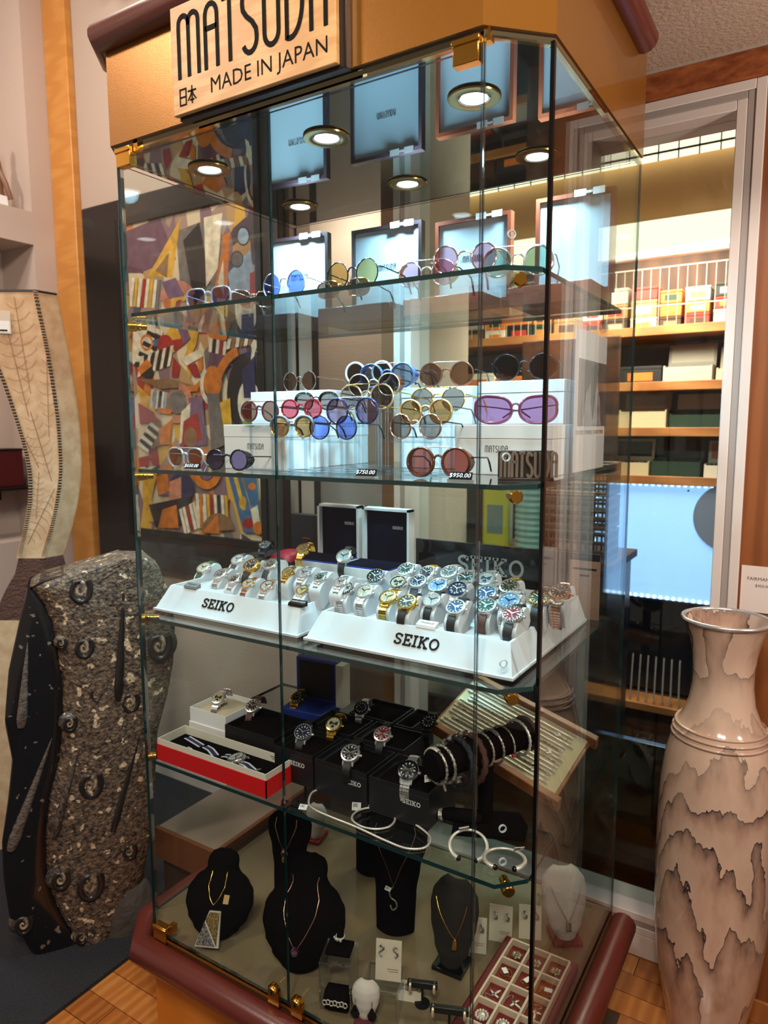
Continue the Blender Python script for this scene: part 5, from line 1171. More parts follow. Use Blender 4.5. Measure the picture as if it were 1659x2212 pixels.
# ================================================================== tall painted vase
def vase_mat():
    m = bpy.data.materials.new('ink_wash_glaze'); m.use_nodes = True; N = m.node_tree.nodes; L = m.node_tree.links; b = N['Principled BSDF']
    b.inputs['Roughness'].default_value = .12; b.inputs['Coat Weight'].default_value = .6; b.inputs['Coat Roughness'].default_value = .05
    tc = N.new('ShaderNodeTexCoord'); sx = N.new('ShaderNodeSeparateXYZ'); L.new(tc.outputs['Object'], sx.inputs[0])
    def noise(scale, st, detail=5):
        mp = N.new('ShaderNodeMapping'); mp.inputs['Scale'].default_value = st; L.new(tc.outputs['Object'], mp.inputs[0])
        t = N.new('ShaderNodeTexNoise'); t.inputs['Scale'].default_value = scale; t.inputs['Detail'].default_value = detail; L.new(mp.outputs[0], t.inputs['Vector']); return t.outputs['Fac']
    def math_(op, a, bb, c=None):
        n = N.new('ShaderNodeMath'); n.operation = op
        for i, v in enumerate((a, bb, c)):
            if v is None: continue
            if isinstance(v, (int, float)): n.inputs[i].default_value = v
            else: L.new(v, n.inputs[i])
        return n.outputs[0]
    n1 = noise(4.2, (1.4, 1.4, .55), 5); n2 = noise(26, (1, 1, .25), 5); n3 = noise(2.5, (1, 1, 1), 2)
    hgt = math_('MULTIPLY_ADD', sx.outputs['Z'], 7.0, math_('MULTIPLY', n1, 6.5)); hgt = math_('MULTIPLY_ADD', n2, .40, hgt)
    fr = math_('FRACT', hgt, None)
    r = N.new('ShaderNodeValToRGB'); e = r.color_ramp.elements; e[0].position = 0; e[0].color = lin((208, 176, 154)); e[1].position = .45; e[1].color = lin((196, 162, 140))
    for p, c in ((.78, (166, 132, 112)), (.92, (128, 104, 92)), (.960, (108, 88, 80)), (.974, (52, 44, 42)), (.988, (52, 44, 42)), (1.0, (198, 160, 136))):
        k = e.new(p); k.color = lin(c)
    L.new(fr, r.inputs[0])
    r2 = N.new('ShaderNodeValToRGB'); r2.color_ramp.elements[0].position = .46; r2.color_ramp.elements[1].position = .60; r2.color_ramp.elements[0].color = (1, 1, 1, 1); r2.color_ramp.elements[1].color = (.25, .25, .25, 1); L.new(n3, r2.inputs[0])
    mx = N.new('ShaderNodeMix'); mx.data_type = 'RGBA'; mx.inputs['A'].default_value = lin((208, 178, 156)); L.new(r2.outputs[0], mx.inputs['Factor']); L.new(r.outputs[0], mx.inputs['B']); L.new(mx.outputs['Result'], b.inputs['Base Color'])
    return m
VG = vase_mat()
vs_ = thing('floor_vase', 'tall glazed floor vase with ink wash mountains and silver rim', 'vase', (1.252, .745, 0))
pr_ = [(.0, .002), (.078, .0), (.090, .02), (.103, .10), (.122, .20), (.134, .32), (.138, .48), (.137, .62), (.134, .70), (.125, .78), (.112, .83)]
MB().lathe(pr_ + [(.108, .838), (.110, .846), (.106, .852), (.107, .860), (.101, .866), (.088, .890), (.076, .925), (.070, .97), (.070, 1.01), (.074, 1.05), (.082, 1.085), (.093, 1.118), (.100, 1.134), (.094, 1.134), (.086, 1.11), (.072, 1.06), (.064, 1.0), (.062, .92)], 56, caps=False).build('body', VG, vs_, ang=60)
MB().tube([(.099 * math.cos(a), .099 * math.sin(a), 1.135) for a in [k * PI / 24 for k in range(48)]], .0055, 8, closed=True).build('silver_rim', STEEL, vs_, ang=60)
for z, r in ((.838, .112), (.852, .109), (.866, .104)): MB().tube([(r * math.cos(a), r * math.sin(a), z) for a in [k * PI / 24 for k in range(48)]], .0036, 8, closed=True).build('shoulder_ring', VG, vs_, ang=60)
# price card on the wood wall
kc = thing('price_card', 'white printed price card fixed to the maple wall above the vase', 'price card', (1.262, YW - .002, 1.112))
box('card', (0, .175, -.0016, 0, 0, .125), mat('card_white', (222, 206, 198), .6), kc); lettering('FAIRMAN PO', .0128, INK, kc, (.014, -.0018, .090), align='LEFT'); lettering('$450.00', .0108, INK, kc, (.034, -.0018, .072), align='LEFT')
# ================================================================== fossil slab sculpture
PC = Vector((-.42, .12, 0)); NS = Vector((.83, -.56, 0)).normalized(); TS = Vector((.56, .83, 0)).normalized()
def on_plane(px, py, C=PC, N=NS, off=0.0):
    d = ray(px, py); t = (C - CAM).dot(N) / d.dot(N); return CAM + d * t + N * off
def lerp_tab(tab, y):
    for (a, x), (b, z) in zip(tab[:-1], tab[1:]):
        if y <= b: return x + (z - x) * max(0, (y - a) / (b - a))
    return tab[-1][1]
LEFT = [(1205, 292), (1225, 258), (1240, 200), (1262, 60), (1330, 44), (1450, 18), (1560, 10), (1640, 26), (1720, 18), (1820, 4), (1900, 8), (1980, 20), (2060, 70), (2130, 150)]
RIGHT = [(1205, 318), (1225, 344), (1290, 368), (1350, 378), (1430, 374), (1500, 362), (1580, 340), (1700, 334), (1800, 326), (1880, 312), (1940, 288), (2000, 258), (2060, 226), (2130, 196)]
SPLIT = [(1205, 260), (1262, 60), (1300, 92), (1340, 112), (1400, 124), (1480, 136), (1560, 136), (1640, 128), (1720, 108), (1800, 100), (1870, 100), (1930, 112), (1990, 140), (2050, 184), (2130, 194)]
ROUGH = mat('fossil_matrix', (46, 36, 30), .6, noise=(75, (126, 100, 78), (1, 1, 1)), bump=(110, 1.0))
def speckle(m, col, thr, scale):
    N = m.node_tree.nodes; L = m.node_tree.links; b = N['Principled BSDF']; src = b.inputs['Base Color'].links[0].from_socket if b.inputs['Base Color'].links else None
    tc = N.new('ShaderNodeTexCoord'); v = N.new('ShaderNodeTexNoise'); v.inputs['Scale'].default_value = scale; v.inputs['Detail'].default_value = 2; L.new(tc.outputs['Object'], v.inputs['Vector'])
    r = N.new('ShaderNodeValToRGB'); r.color_ramp.elements[0].position = thr; r.color_ramp.elements[1].position = thr + .02; r.color_ramp.elements[0].color = (0, 0, 0, 1); r.color_ramp.elements[1].color = (1, 1, 1, 1); L.new(v.outputs['Fac'], r.inputs[0])
    mx = N.new('ShaderNodeMix'); mx.data_type = 'RGBA'; L.new(r.outputs[0], mx.inputs['Factor']); mx.inputs['B'].default_value = lin(col)
    if src: L.new(src, mx.inputs['A'])
    else: mx.inputs['A'].default_value = b.inputs['Base Color'].default_value
    L.new(mx.outputs['Result'], b.inputs['Base Color'])
speckle(ROUGH, (214, 182, 146), .64, 36)
POL = mat('polished_fossil_stone', (24, 22, 23), .16, coat=.4); speckle(POL, (120, 102, 90), .67, 34)
fs_ = thing('fossil_sculpture', 'standing black fossil stone slab with raised ammonites and long straight shells', 'sculpture')
rnd = random.Random(3)
def slab_part(name, La, Ra, m, y0, y1, bulge, rough, n=60, k=20):
    vs = []; fs = []
    for i in range(n + 1):
        y = y0 + (y1 - y0) * i / n; l, r = lerp_tab(La, y), lerp_tab(Ra, y)
        for j in range(k + 1):
            f = j / k; edge = 1 - (2 * f - 1) ** 4
            vs.append(on_plane(l + (r - l) * f, y, off=bulge * edge + rough * (rnd.random() - .5) * (0 < j < k)))
    o = len(vs); vs += [v - NS * (.16 if 0 < (q % (k + 1)) < k else .12) for q, v in enumerate(vs[:o])]
    for v in vs: v.z = max(v.z, .001)
    for i in range(n):
        for j in range(k): a = i * (k + 1) + j; fs.append((a, a + k + 1, a + k + 2, a + 1)); fs.append((o + a, o + a + 1, o + a + k + 2, o + a + k + 1))
        a = i * (k + 1); fs.append((a, o + a, o + a + k + 1, a + k + 1)); b = a + k; fs.append((b, b + k + 1, o + b + k + 1, o + b))
    for j in range(k): fs.append((j, j + 1, o + j + 1, o + j)); a = n * (k + 1) + j; fs.append((a, o + a, o + a + 1, a + 1))
    return MB().add(vs, fs).build(name, m, fs_, ang=60)
slab_part('polished_flank', LEFT, SPLIT, POL, 1240, 2130, .012, .0)
slab_part('rough_face', SPLIT, RIGHT, ROUGH, 1205, 2130, .030, .006, n=90, k=34)
AMM = mat('ammonite_shell', (104, 88, 76), .35, noise=(120, (30, 26, 26), (1, 1, 1)), coat=.3); AMD = mat('ammonite_dark', (36, 31, 30), .3, coat=.3); ORT = mat('orthoceras_shell', (120, 104, 94), .3, noise=(70, (60, 50, 46), (1, 1, 4)), coat=.3)
PALE = mat('pale_core', (176, 150, 122), .4, noise=(90, (70, 56, 48), (1, 1, 1)))
def ammonite(px, py, rpx, dark=False):
    c = on_plane(px, py, off=.024 if px > lerp_tab(SPLIT, py) + rpx * .5 else .010); s_ = rpx * .00185; P = []; rr = []
    for i in range(46):
        a = i / 45 * 2.1 * 2 * PI; q = s_ * (.06 + .74 * (i / 45) ** 1.2); P.append(c + TS * (q * math.cos(a) * .70) + Vector((0, 0, q * math.sin(a))) + NS * (.004 * (1 - i / 45))); rr.append(s_ * (.05 + .15 * (i / 45)))
    k = 26
    MB().tube(P[:k + 1], rr[:k + 1], 8, up=tuple(NS)).build('inner_whorl', PALE, fs_, ang=60); MB().tube(P[k:], rr[k:], 8, up=tuple(NS)).build('outer_whorl', AMD, fs_, ang=60)
    mb = MB(); mb.M = Matrix.Translation(c - NS * .004) @ NS.to_track_quat('Z', 'Y').to_matrix().to_4x4() @ Matrix.Diagonal((1, 1, 1, 1)); mb.lathe([(s_ * .95, -.012), (s_ * .75, -.002), (s_ * .45, .002), (.0005, .003)], 18, caps=False); mb.build('boss', ROUGH if dark else AMM, fs_, ang=60)
for a in ((172, 1270, 30), (180, 1394, 24, True), (132, 1384, 12, True), (206, 1494, 17, True), (279, 1510, 25), (150, 1556, 18), (194, 1686, 32), (203, 1786, 15, True), (277, 1830, 20), (130, 1890, 24), (192, 1902, 36), (176, 2014, 17, True), (50, 1992, 24), (340, 1390, 34)): ammonite(*a)
def ortho(x0, y0, x1, y1, w, m):
    P = []; rr = []
    for i in range(25):
        f = i / 24; P.append(on_plane(x0 + (x1 - x0) * f, y0 + (y1 - y0) * f, off=.026 if x1 > 115 else .011)); rr.append((.0008 + w * f ** .8 * (1 if f < .9 else 1 - 4 * (f - .9))) * (1 if i % 2 else .93))
    MB().tube(P, rr, 8).build('straight_shell', m, fs_, ang=60)
ortho(60, 1385, 46, 1568, .016, ORT); ortho(112, 1592, 24, 1832, .019, ORT); ortho(172, 1606, 116, 1796, .015, AMM); ortho(268, 1230, 254, 1506, .017, AMD); ortho(304, 1570, 242, 1786, .014, AMD)
# grey stone foot
mb = MB(); c = on_plane(252, 2050); mb.M = Matrix.Translation((c.x - .03, c.y + .04, 0)) @ Matrix.Rotation(.6, 4, 'Z') @ Matrix.Diagonal((1.2, .8, 1, 1)); mb.lathe([(.10, 0), (.102, .05), (.095, .11), (.075, .15), (.03, .165)], 18); mb.build('foot', mat('grey_stone', (92, 82, 76), .7, noise=(8, (64, 56, 52), (1, 1, 1)), bump=(40, .6)), fs_)
# ================================================================== leaf covered floor lamp
LC = Vector((-1.00, .42, 0))
lm_ = thing('leaf_floor_lamp', 'curved floor lamp with pale skeleton leaf panels and dark stitched edges', 'lamp')
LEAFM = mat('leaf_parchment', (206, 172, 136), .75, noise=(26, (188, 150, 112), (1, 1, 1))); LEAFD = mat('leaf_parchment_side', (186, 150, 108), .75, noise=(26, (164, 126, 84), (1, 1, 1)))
rows = [(628, -26, 75), (700, -22, 90), (760, -16, 102), (830, 10, 114), (900, 34, 124), (960, 52, 129), (1020, 65, 131), (1080, 66, 124), (1130, 58, 114), (1175, 48, 101), (1206, 40, 92)]
DV = Vector((.0, .085, 0))
def sec(y, l, r): return on_plane(l, y, LC), on_plane(r, y, LC)
def sweep(name, rws, m, parent, taper=1.0, dv=DV):
    vs = []; fs = []
    for (y, l, r) in rws:
        a, b = sec(y, l, r); vs += [a, b, b + dv, a + dv]
    for i in range(len(rws) - 1):
        for k in range(4): q = (i * 4 + k, i * 4 + (k + 1) % 4, i * 4 + 4 + (k + 1) % 4, i * 4 + 4 + k); fs.append(tuple(reversed(q)))
    n = len(rws); fs += [(0, 1, 2, 3), (4 * n - 1, 4 * n - 2, 4 * n - 3, 4 * n - 4)]
    return MB().add(vs, fs).build(name, m, parent, ang=30)
import bisect
def dense(rws, n=24):
    ys = [r[0] for r in rws]; out = []
    P = smooth([(r[1], r[2], r[0]) for r in rws], 5, False)
    return [(p.z, p.x, p.y) for p in P]
D_ = dense(rows)
sh_ = sweep('leaf_shade', D_, LEAFM, lm_)
for side in (0, 1):
    P = [sec(*r)[side] for r in D_]; MB().tube(P, .0060, 6).build('edge_binding', BLACK, lm_)
    m = MB()
    for a, b in zip(P[::1], P[1:]):
        for f in (.2, .7): c = a + (b - a) * f; m.box(c.x - .0066, c.x + .0066, c.y - .0066, c.y + .0066, c.z - .0016, c.z + .0016)
    m.build('stitching', LEAFM, lm_)
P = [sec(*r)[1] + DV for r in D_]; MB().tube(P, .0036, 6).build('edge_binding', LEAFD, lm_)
a, b = sec(*D_[0]); MB().tube([a, b], .0042, 6).build('edge_binding', BLACK, lm_); MB().tube([b, b + DV], .0042, 6).build('edge_binding', BLACK, lm_)
VEIN = mat('leaf_vein', (150, 100, 62), .7)
def leaf(x0, y0, x1, y1, w, n=8):
    m = MB(); A = Vector((x0, y0, 0)); B = Vector((x1, y1, 0)); t = (B - A).normalized(); nn = Vector((-t.y, t.x, 0))
    def W(p): return on_plane(p.x, p.y, LC, off=.0012)
    m.tube([W(A), W(A + (B - A) * .5), W(B)], .0011, 4)
    for k in range(1, n):
        f = k / n; c = A + (B - A) * f; ww = w * math.sin(PI * min(1, f * .9 + .08))
        for sg in (-1, 1): m.tube([W(c), W(c + nn * sg * ww * .55 - t * w * .12), W(c + nn * sg * ww - t * w * .45)], .0006, 3)
    m.build('leaf_veins', VEIN, lm_)
for q in ((30, 640, 66, 850, 34), (10, 690, 62, 900, 26), (100, 760, 106, 945, 18), (66, 890, 112, 1040, 24), (60, 1175, 118, 1055, 26), (84, 1020, 78, 1120, 14), (50, 940, 84, 1010, 16)): leaf(*q)
TW = [(1206, 40, 92), (1240, 32, 100), (1275, 12, 84), (1310, -4, 62), (1340, -14, 46)]
TWM = mat('dark_twine', (56, 34, 28), .8, noise=(60, (104, 66, 50), (.4, .4, 14)), bump=(90, .8))
sweep('twine_wrap', TW, TWM, lm_); sweep('lower_shade', [(1340, -14, 46), (1420, -30, 36), (1520, -36, 26), (1640, -30, 24), (1760, -20, 30), (1900, -10, 44)], LEAFM, lm_)
a, b = sec(1900, -10, 44); MB().box(a.x - .05, b.x + .05, a.y, a.y + .2, 0, a.z + .01).build('foot', BLACK, lm_)
tg = on_plane(8, 690, LC, off=.006); t = box('price_tag', (-.022, .022, -.001, 0, -.05, .03), mat('tag_cream', (206, 188, 170), .7), lm_, loc=tg, rot=(0, 0, .97)); MB().box(-.018, .018, -.0016, -.001, -.046, -.006).build('tag_label', TAG, t); MB().box(-.014, .010, -.002, -.0016, -.042, -.036).build('bar_code', INK, t)
# ================================================================== things in the wall niches
nf = thing('carved_figure', 'brown carved wooden figure standing in the upper wall niche', 'figurine', (-1.715, .715, 2.5555)); nf.scale = (.75, .75, .75)
MB().lathe([(.060, 0), (.062, .02), (.045, .05), (.036, .12), (.040, .20), (.030, .27), (.020, .30), (.026, .33), (.024, .37), (.008, .40)], 14).build('body', mat('carved_wood', (128, 92, 68), .5), nf); MB().tube([(.03, .0, .22), (.06, .02, .14), (.05, .05, .06)], .016, 8).build('arm', mat('carved_wood', (128, 92, 68), .5), nf)
nc = thing('niche_card', 'small white card in front of the carved figure', 'card', (-1.650, .690, 2.5555)); nc.scale = (.7, .7, .7); box('card', (0, .001, -.05, .05, 0, .07), TAG, nc, rot=(0, -.15, 0)); box('strut', (-.03, 0, -.01, .01, 0, .003), TAG, nc)
ns = thing('niche_shelf', 'thin black shelf board in the lower wall niche', 'shelf', (-1.879, -.4, 1.325)); box('board', (0, .22, 0, 1.21, 0, .012), BLACK, ns); box('bracket', (0, .02, .02, .04, -.06, 0), BLACK, ns); box('bracket', (0, .02, 1.10, 1.12, -.06, 0), BLACK, ns)
rx = thing('red_box', 'dark red square box on the black niche shelf', 'box', (-1.84, .56, 1.3375)); box('body', (0, .12, 0, .195, 0, .165), mat('dark_red_box', (78, 14, 18), .45), rx, bev=.003); box('rim', (-.004, .124, -.004, .199, .165, .173), BLACK, rx, bev=.002)
# ================================================================== framed painting on the back wall
FRB = mat('black_frame', (22, 18, 17), .35, coat=.2)
pt = thing('framed_painting', 'large abstract painting of musical shapes in a wide black frame', 'painting', (0, 0, 0))
PX0, PX1, PZ0, PZ1 = -1.195, -.385, 1.165, 2.455; YF = YW - .002
for nm, b in (('frame', (-1.40, PX0 + .05, YF - .045, YF, .985, 2.555)), ('frame', (PX1, PX1 + .10, YF - .045, YF, .985, 2.555)), ('frame', (PX0 + .05, PX1, YF - .045, YF, PZ1, 2.555)), ('frame', (PX0 + .05, PX1, YF - .045, YF, .985, PZ0))): box(nm, b, FRB, pt, bev=.006)
rect_frame('inner_lip', PX0 + .02, PX1 + .02, PZ0 - .03, PZ1 + .02, .03, YF - .052, YF - .045, BLACK, pt)
CANV = bpy.data.materials.new('painted_canvas'); CANV.use_nodes = True
_n = CANV.node_tree.nodes; _l = CANV.node_tree.links; _v = _n.new('ShaderNodeTexVoronoi'); _v.inputs['Scale'].default_value = 13; _tc = _n.new('ShaderNodeTexCoord'); _mp = _n.new('ShaderNodeMapping'); _mp.inputs['Scale'].default_value = (1.3, 1, .6); _mp.inputs['Rotation'].default_value = (0, .4, 0)
_l.new(_tc.outputs['Object'], _mp.inputs[0]); _l.new(_mp.outputs[0], _v.inputs['Vector']); _s = _n.new('ShaderNodeSeparateColor'); _l.new(_v.outputs['Color'], _s.inputs[0]); _r = _n.new('ShaderNodeValToRGB'); _r.color_ramp.interpolation = 'CONSTANT'
_e = _r.color_ramp.elements; _e[0].color = lin((150, 120, 104)); _e[1].position = .12; _e[1].color = lin((196, 172, 142))
for _p, _c in ((.26, (120, 90, 96)), (.38, (190, 112, 52)), (.48, (206, 182, 150)), (.60, (110, 98, 94)), (.70, (170, 130, 84)), (.80, (70, 52, 62)), (.88, (150, 48, 36)), (.94, (196, 148, 56))): _k = _e.new(_p); _k.color = lin(_c)
_l.new(_s.outputs[0], _r.inputs[0]); _l.new(_r.outputs[0], _n['Principled BSDF'].inputs['Base Color']); _n['Principled BSDF'].inputs['Roughness'].default_value = .5
box('canvas', (PX0, PX1, YF - .040, YF - .038, PZ0, PZ1), CANV, pt)
PCOL = {'o': (206, 112, 32), 'y': (214, 158, 44), 'r': (160, 36, 28), 'p': (104, 66, 84), 'n': (42, 40, 74), 'b': (62, 100, 140), 'w': (224, 206, 180), 'k': (28, 22, 24), 'g': (112, 100, 96), 't': (136, 96, 62), 'm': (196, 124, 96), 'l': (150, 168, 190), 'v': (120, 84, 110), 'e': (150, 150, 50)}
PM = {k: mat('paint_' + k, c, .45, noise=(30, tuple(int(x * .82) for x in c), (1, 1, 1))) for k, c in PCOL.items()}
lay = {}; order = [0]
def shape(col, pts):
    order[0] += 1; y = YF - .0402 - order[0] * .00003; P = [atY(a, b, YF - .041) for a, b in pts]
    P = [(min(PX1, max(PX0, p.x)), min(PZ1, max(PZ0, p.z))) for p in P]
    mb = lay.setdefault(col, MB()); n = len(P)
    ar = sum(P[i][0] * P[(i + 1) % n][1] - P[(i + 1) % n][0] * P[i][1] for i in range(n))
    if ar < 0: P.reverse()
    mb.add([(x, y, z) for x, z in P], [tuple(range(n))])
def ell(col, cx, cy, rx, ry, a0=0, a1=360, n=20): shape(col, [(cx + rx * math.cos(math.radians(a0 + (a1 - a0) * i / n)), cy + ry * math.sin(math.radians(a0 + (a1 - a0) * i / n))) for i in range(n)])
def band(col, cx, cy, r0, r1, ry, a0, a1, n=16):
    A = [math.radians(a0 + (a1 - a0) * i / n) for i in range(n + 1)]
    for p, q in zip(A[:-1], A[1:]): shape(col, [(cx + r0 * math.cos(p), cy + r0 * ry * math.sin(p)), (cx + r1 * math.cos(p), cy + r1 * ry * math.sin(p)), (cx + r1 * math.cos(q), cy + r1 * ry * math.sin(q)), (cx + r0 * math.cos(q), cy + r0 * ry * math.sin(q))])
def keys(x0, y0, x1, y1, dx, dy, n, cols='wk'):
    for i in range(n):
        f0, f1 = i / n, (i + .82) / n; a = (x0 + (x1 - x0) * f0, y0 + (y1 - y0) * f0); b = (x0 + (x1 - x0) * f1, y0 + (y1 - y0) * f1); shape(cols[i % len(cols)], [a, b, (b[0] + dx, b[1] + dy), (a[0] + dx, a[1] + dy)])
shape('p', [(270, 500), (345, 470), (380, 560), (300, 590), (275, 590)]); shape('g', [(380, 500), (480, 460), (470, 640), (390, 640)]); shape('k', [(395, 520), (430, 480), (455, 610), (420, 660)]); shape('w', [(440, 470), (480, 460), (470, 580), (445, 620)])
shape('y', [(320, 595), (385, 480), (390, 470), (372, 600)]); shape('t', [(335, 585), (365, 545), (360, 600)]); shape('o', [(460, 640), (485, 510), (492, 505), (478, 645)]); shape('o', [(480, 510), (497, 500), (490, 645), (478, 645)]); shape('w', [(470, 610), (482, 560), (484, 640)])
shape('l', [(492, 590), (540, 540), (552, 620), (500, 650)]); ell('l', 525, 510, 12, 18); band('k', 525, 510, 12, 14, 1.5, 0, 360); ell('g', 512, 560, 12, 16); band('k', 512, 560, 12, 13.5, 1.35, 0, 360); band('y', 545, 585, 8, 17, 1.3, -60, 110); shape('r', [(540, 590), (552, 585), (552, 640), (540, 640)])
keys(285, 600, 350, 605, -6, 62, 8, 'wywrwywg'); band('m', 385, 650, 20, 40, 1.1, 180, 340); band('y', 390, 660, 10, 22, 1.2, 170, 320); ell('o', 362, 655, 9, 12); shape('v', [(350, 610), (380, 600), (400, 640), (365, 645)])
shape('w', [(290, 690), (340, 690), (330, 760), (285, 790)]); keys(290, 790, 325, 700, 30, 14, 8, 'kw'); band('o', 318, 740, 10, 14, 1.3, 0, 360); shape('b', [(330, 735), (352, 730), (352, 742), (335, 750)])
shape('y', [(345, 745), (370, 705), (395, 720), (380, 760), (350, 770)]); ell('r', 358, 745, 17, 22); shape('r', [(372, 735), (402, 730), (402, 742), (378, 760)]); shape('y', [(395, 780), (418, 725), (430, 715), (425, 745), (405, 790)]); shape('v', [(385, 710), (400, 700), (412, 730), (398, 745)]); shape('o', [(400, 690), (425, 695), (420, 705), (400, 705)])
keys(298, 815, 370, 790, 8, -45, 9, 'wk'); shape('r', [(375, 770), (390, 790), (386, 815), (372, 815)]); shape('w', [(390, 775), (430, 755), (440, 770), (405, 790)]); shape('r', [(405, 790), (425, 785), (435, 815), (420, 815)]); shape('o', [(428, 780), (438, 770), (440, 800), (432, 805)]); ell('k', 320, 805, 14, 12); shape('o', [(298, 795), (320, 775), (330, 790), (305, 810)])
shape('g', [(442, 760), (475, 720), (480, 790), (450, 840)]); shape('p', [(455, 760), (490, 752), (505, 790), (470, 800), (450, 795)]); shape('o', [(448, 720), (478, 690), (500, 700), (490, 735), (460, 735)]); keys(455, 730, 500, 740, -3, 30, 6, 'wkwrwk'); shape('n', [(515, 680), (545, 670), (548, 735), (520, 745)]); band('w', 560, 700, 18, 22, 3.2, 90, 270); keys(490, 755, 575, 740, 4, -22, 9, 'wt')
ell('n', 545, 850, 48, 92); ell('k', 530, 850, 38, 80); band('o', 540, 850, 62, 80, 1.35, 120, 250); band('y', 540, 850, 62, 78, 1.35, 95, 150); band('k', 540, 850, 60, 63, 1.4, 90, 260); ell('o', 462, 825, 20, 35); band('w', 462, 830, 20, 27, 1.75, 60, 230); ell('w', 540, 870, 24, 50); ell('r', 548, 890, 22, 20); ell('e', 546, 918, 20, 16); band('w', 560, 800, 10, 16, 5, 80, 280); shape('n', [(525, 800), (552, 770), (556, 860), (530, 860)])
shape('t', [(300, 820), (375, 820), (430, 835), (350, 840)]); shape('o', [(400, 835), (432, 832), (430, 845), (398, 848)]); shape('y', [(298, 830), (330, 860), (345, 905), (310, 890)]); keys(330, 840, 372, 850, -4, 40, 7, 'wlwkwlo'); band('m', 385, 870, 22, 34, 1.3, -80, 110); ell('g', 385, 870, 20, 24); shape('r', [(302, 870), (335, 890), (345, 910), (305, 915)]); shape('o', [(345, 880), (375, 885), (372, 895), (345, 892)])
shape('v', [(410, 860), (440, 855), (450, 960), (420, 965)]); shape('w', [(395, 890), (415, 870), (410, 945), (390, 960)]); shape('r', [(400, 910), (430, 890), (440, 950), (395, 965)]); ell('t', 415, 945, 14, 22); shape('g', [(450, 850), (475, 850), (490, 960), (460, 975)]); shape('y', [(478, 870), (500, 860), (505, 930), (490, 950)]); shape('t', [(320, 930), (350, 905), (355, 960), (330, 970)]); keys(300, 960, 330, 910, 22, 18, 7, 'wk'); shape('o', [(345, 930), (375, 905), (370, 960), (350, 960)])
shape('y', [(312, 1020), (345, 1012), (330, 1080), (350, 1130), (325, 1125), (312, 1080)]); shape('p', [(345, 1015), (410, 1012), (420, 1070), (350, 1070)]); ell('n', 395, 1055, 28, 35); shape('o', [(340, 1030), (365, 1020), (370, 1060), (345, 1070)]); shape('m', [(370, 1040), (395, 1030), (395, 1075), (368, 1085)]); band('o', 450, 1015, 18, 32, 1.3, 10, 170); ell('v', 450, 1015, 16, 22); shape('k', [(325, 1090), (420, 1070), (400, 1130), (340, 1140)]); keys(390, 1100, 440, 1075, 12, 55, 7, 'wwrwwyw'); shape('o', [(355, 1100), (385, 1090), (390, 1140), (345, 1140)])
keys(430, 1140, 500, 1145, -4, -75, 9, 'wowyrwkwy'); shape('b', [(495, 1020), (520, 1015), (560, 1150), (530, 1150)]); shape('b', [(525, 1015), (555, 1012), (565, 1110), (545, 1090)]); shape('y', [(505, 1020), (513, 1018), (535, 1100), (528, 1102)]); ell('y', 528, 1085, 8, 14); ell('o', 548, 1050, 8, 8); ell('r', 540, 1130, 12, 12); shape('w', [(545, 1100), (560, 1090), (566, 1130), (552, 1135)]); ell('o', 562, 1140, 12, 14); ell('t', 475, 1150, 35, 42, 180, 360); shape('o', [(440, 1150), (475, 1108), (478, 1152)])
for k, mb in lay.items(): mb.build('paint_layer', PM[k], pt, ang=0)
# dark wall cabinet with brass knob
dc = thing('tall_cabinet', 'tall black cabinet with a brass knob in the alcove right of the painting', 'cabinet', (-.76, 1.44, .0)); box('body', (0, .20, 0, .058, 0, 2.05), BLACK, dc, bev=.003); box('door', (.008, .192, -.008, 0, .05, 2.04), BLACKG, dc, bev=.002); MB().sphere((.165, -.018, 1.80), .014, 10, 8).build('knob', BRASS, dc)
# ================================================================== the room behind the window
HW = mat('humidor_wood', (150, 92, 46), .45, wood=((176, 116, 64), 4, (.6, 4, 4))); HD = mat('humidor_dark', (62, 34, 22), .6, wood=((84, 48, 30), 3, (3, 3, .5)))
struct('wall_rear', MB().box(-1.0, 2.6, 2.65, 2.70, 0, 3.2), HD); struct('wall_rear_left', MB().box(-1.04, -1.0, 1.07, 2.65, 0, 3.2), HD); struct('wall_rear_right', MB().box(2.6, 2.64, 1.07, 2.65, 0, 3.2), HD)
struct('ceiling_humidor', MB().box(-1.0, 2.6, 1.07, 2.65, 3.16, 3.2), CEILM)
tag(MB().add([(-1.0, 2.27, 2.49), (2.6, 2.27, 2.49), (2.6, 2.31, 2.82), (-1.0, 2.31, 2.82)], [(0, 1, 2, 3)]).build('trim_5', mat('beige_soffit', (226, 178, 124), .7)), kind='structure')
LITE = mat('fluorescent', (255, 250, 225), .5, emit=(255, 246, 214), es=1.5)
l1 = thing('light_fixture', 'long bright ceiling light behind a wire grid at the top of the window', 'light', (-.9, 2.24, 2.785)); box('diffuser', (0, 3.3, 0, .06, -.02, .20), LITE, l1); 
GR_ = MB()
for k in range(40): GR_.box(k * .082, k * .082 + .005, -.03, -.026, -.05, .22)
GR_.box(0, 3.3, -.03, -.026, -.02, -.012).build('wire_grid', FM['gunmetal'], l1)
l2 = thing('light_fixture', 'long bright valance light above the humidor shelves', 'light', (-.9, 2.20, 2.355)); box('diffuser', (0, 3.3, 0, .05, 0, .135), LITE, l2); box('housing', (0, 3.3, .05, .09, -.01, .14), WHITEP, l2)
area('humidor_lamp', (.7, 2.08, 2.33), (.75, 2.45, 1.0), 1.0, 60, (1.0, .86, .66))
zs_ = [2.035, 1.79, 1.585, 1.365]
sn = ['top', 'second', 'third', 'fourth']
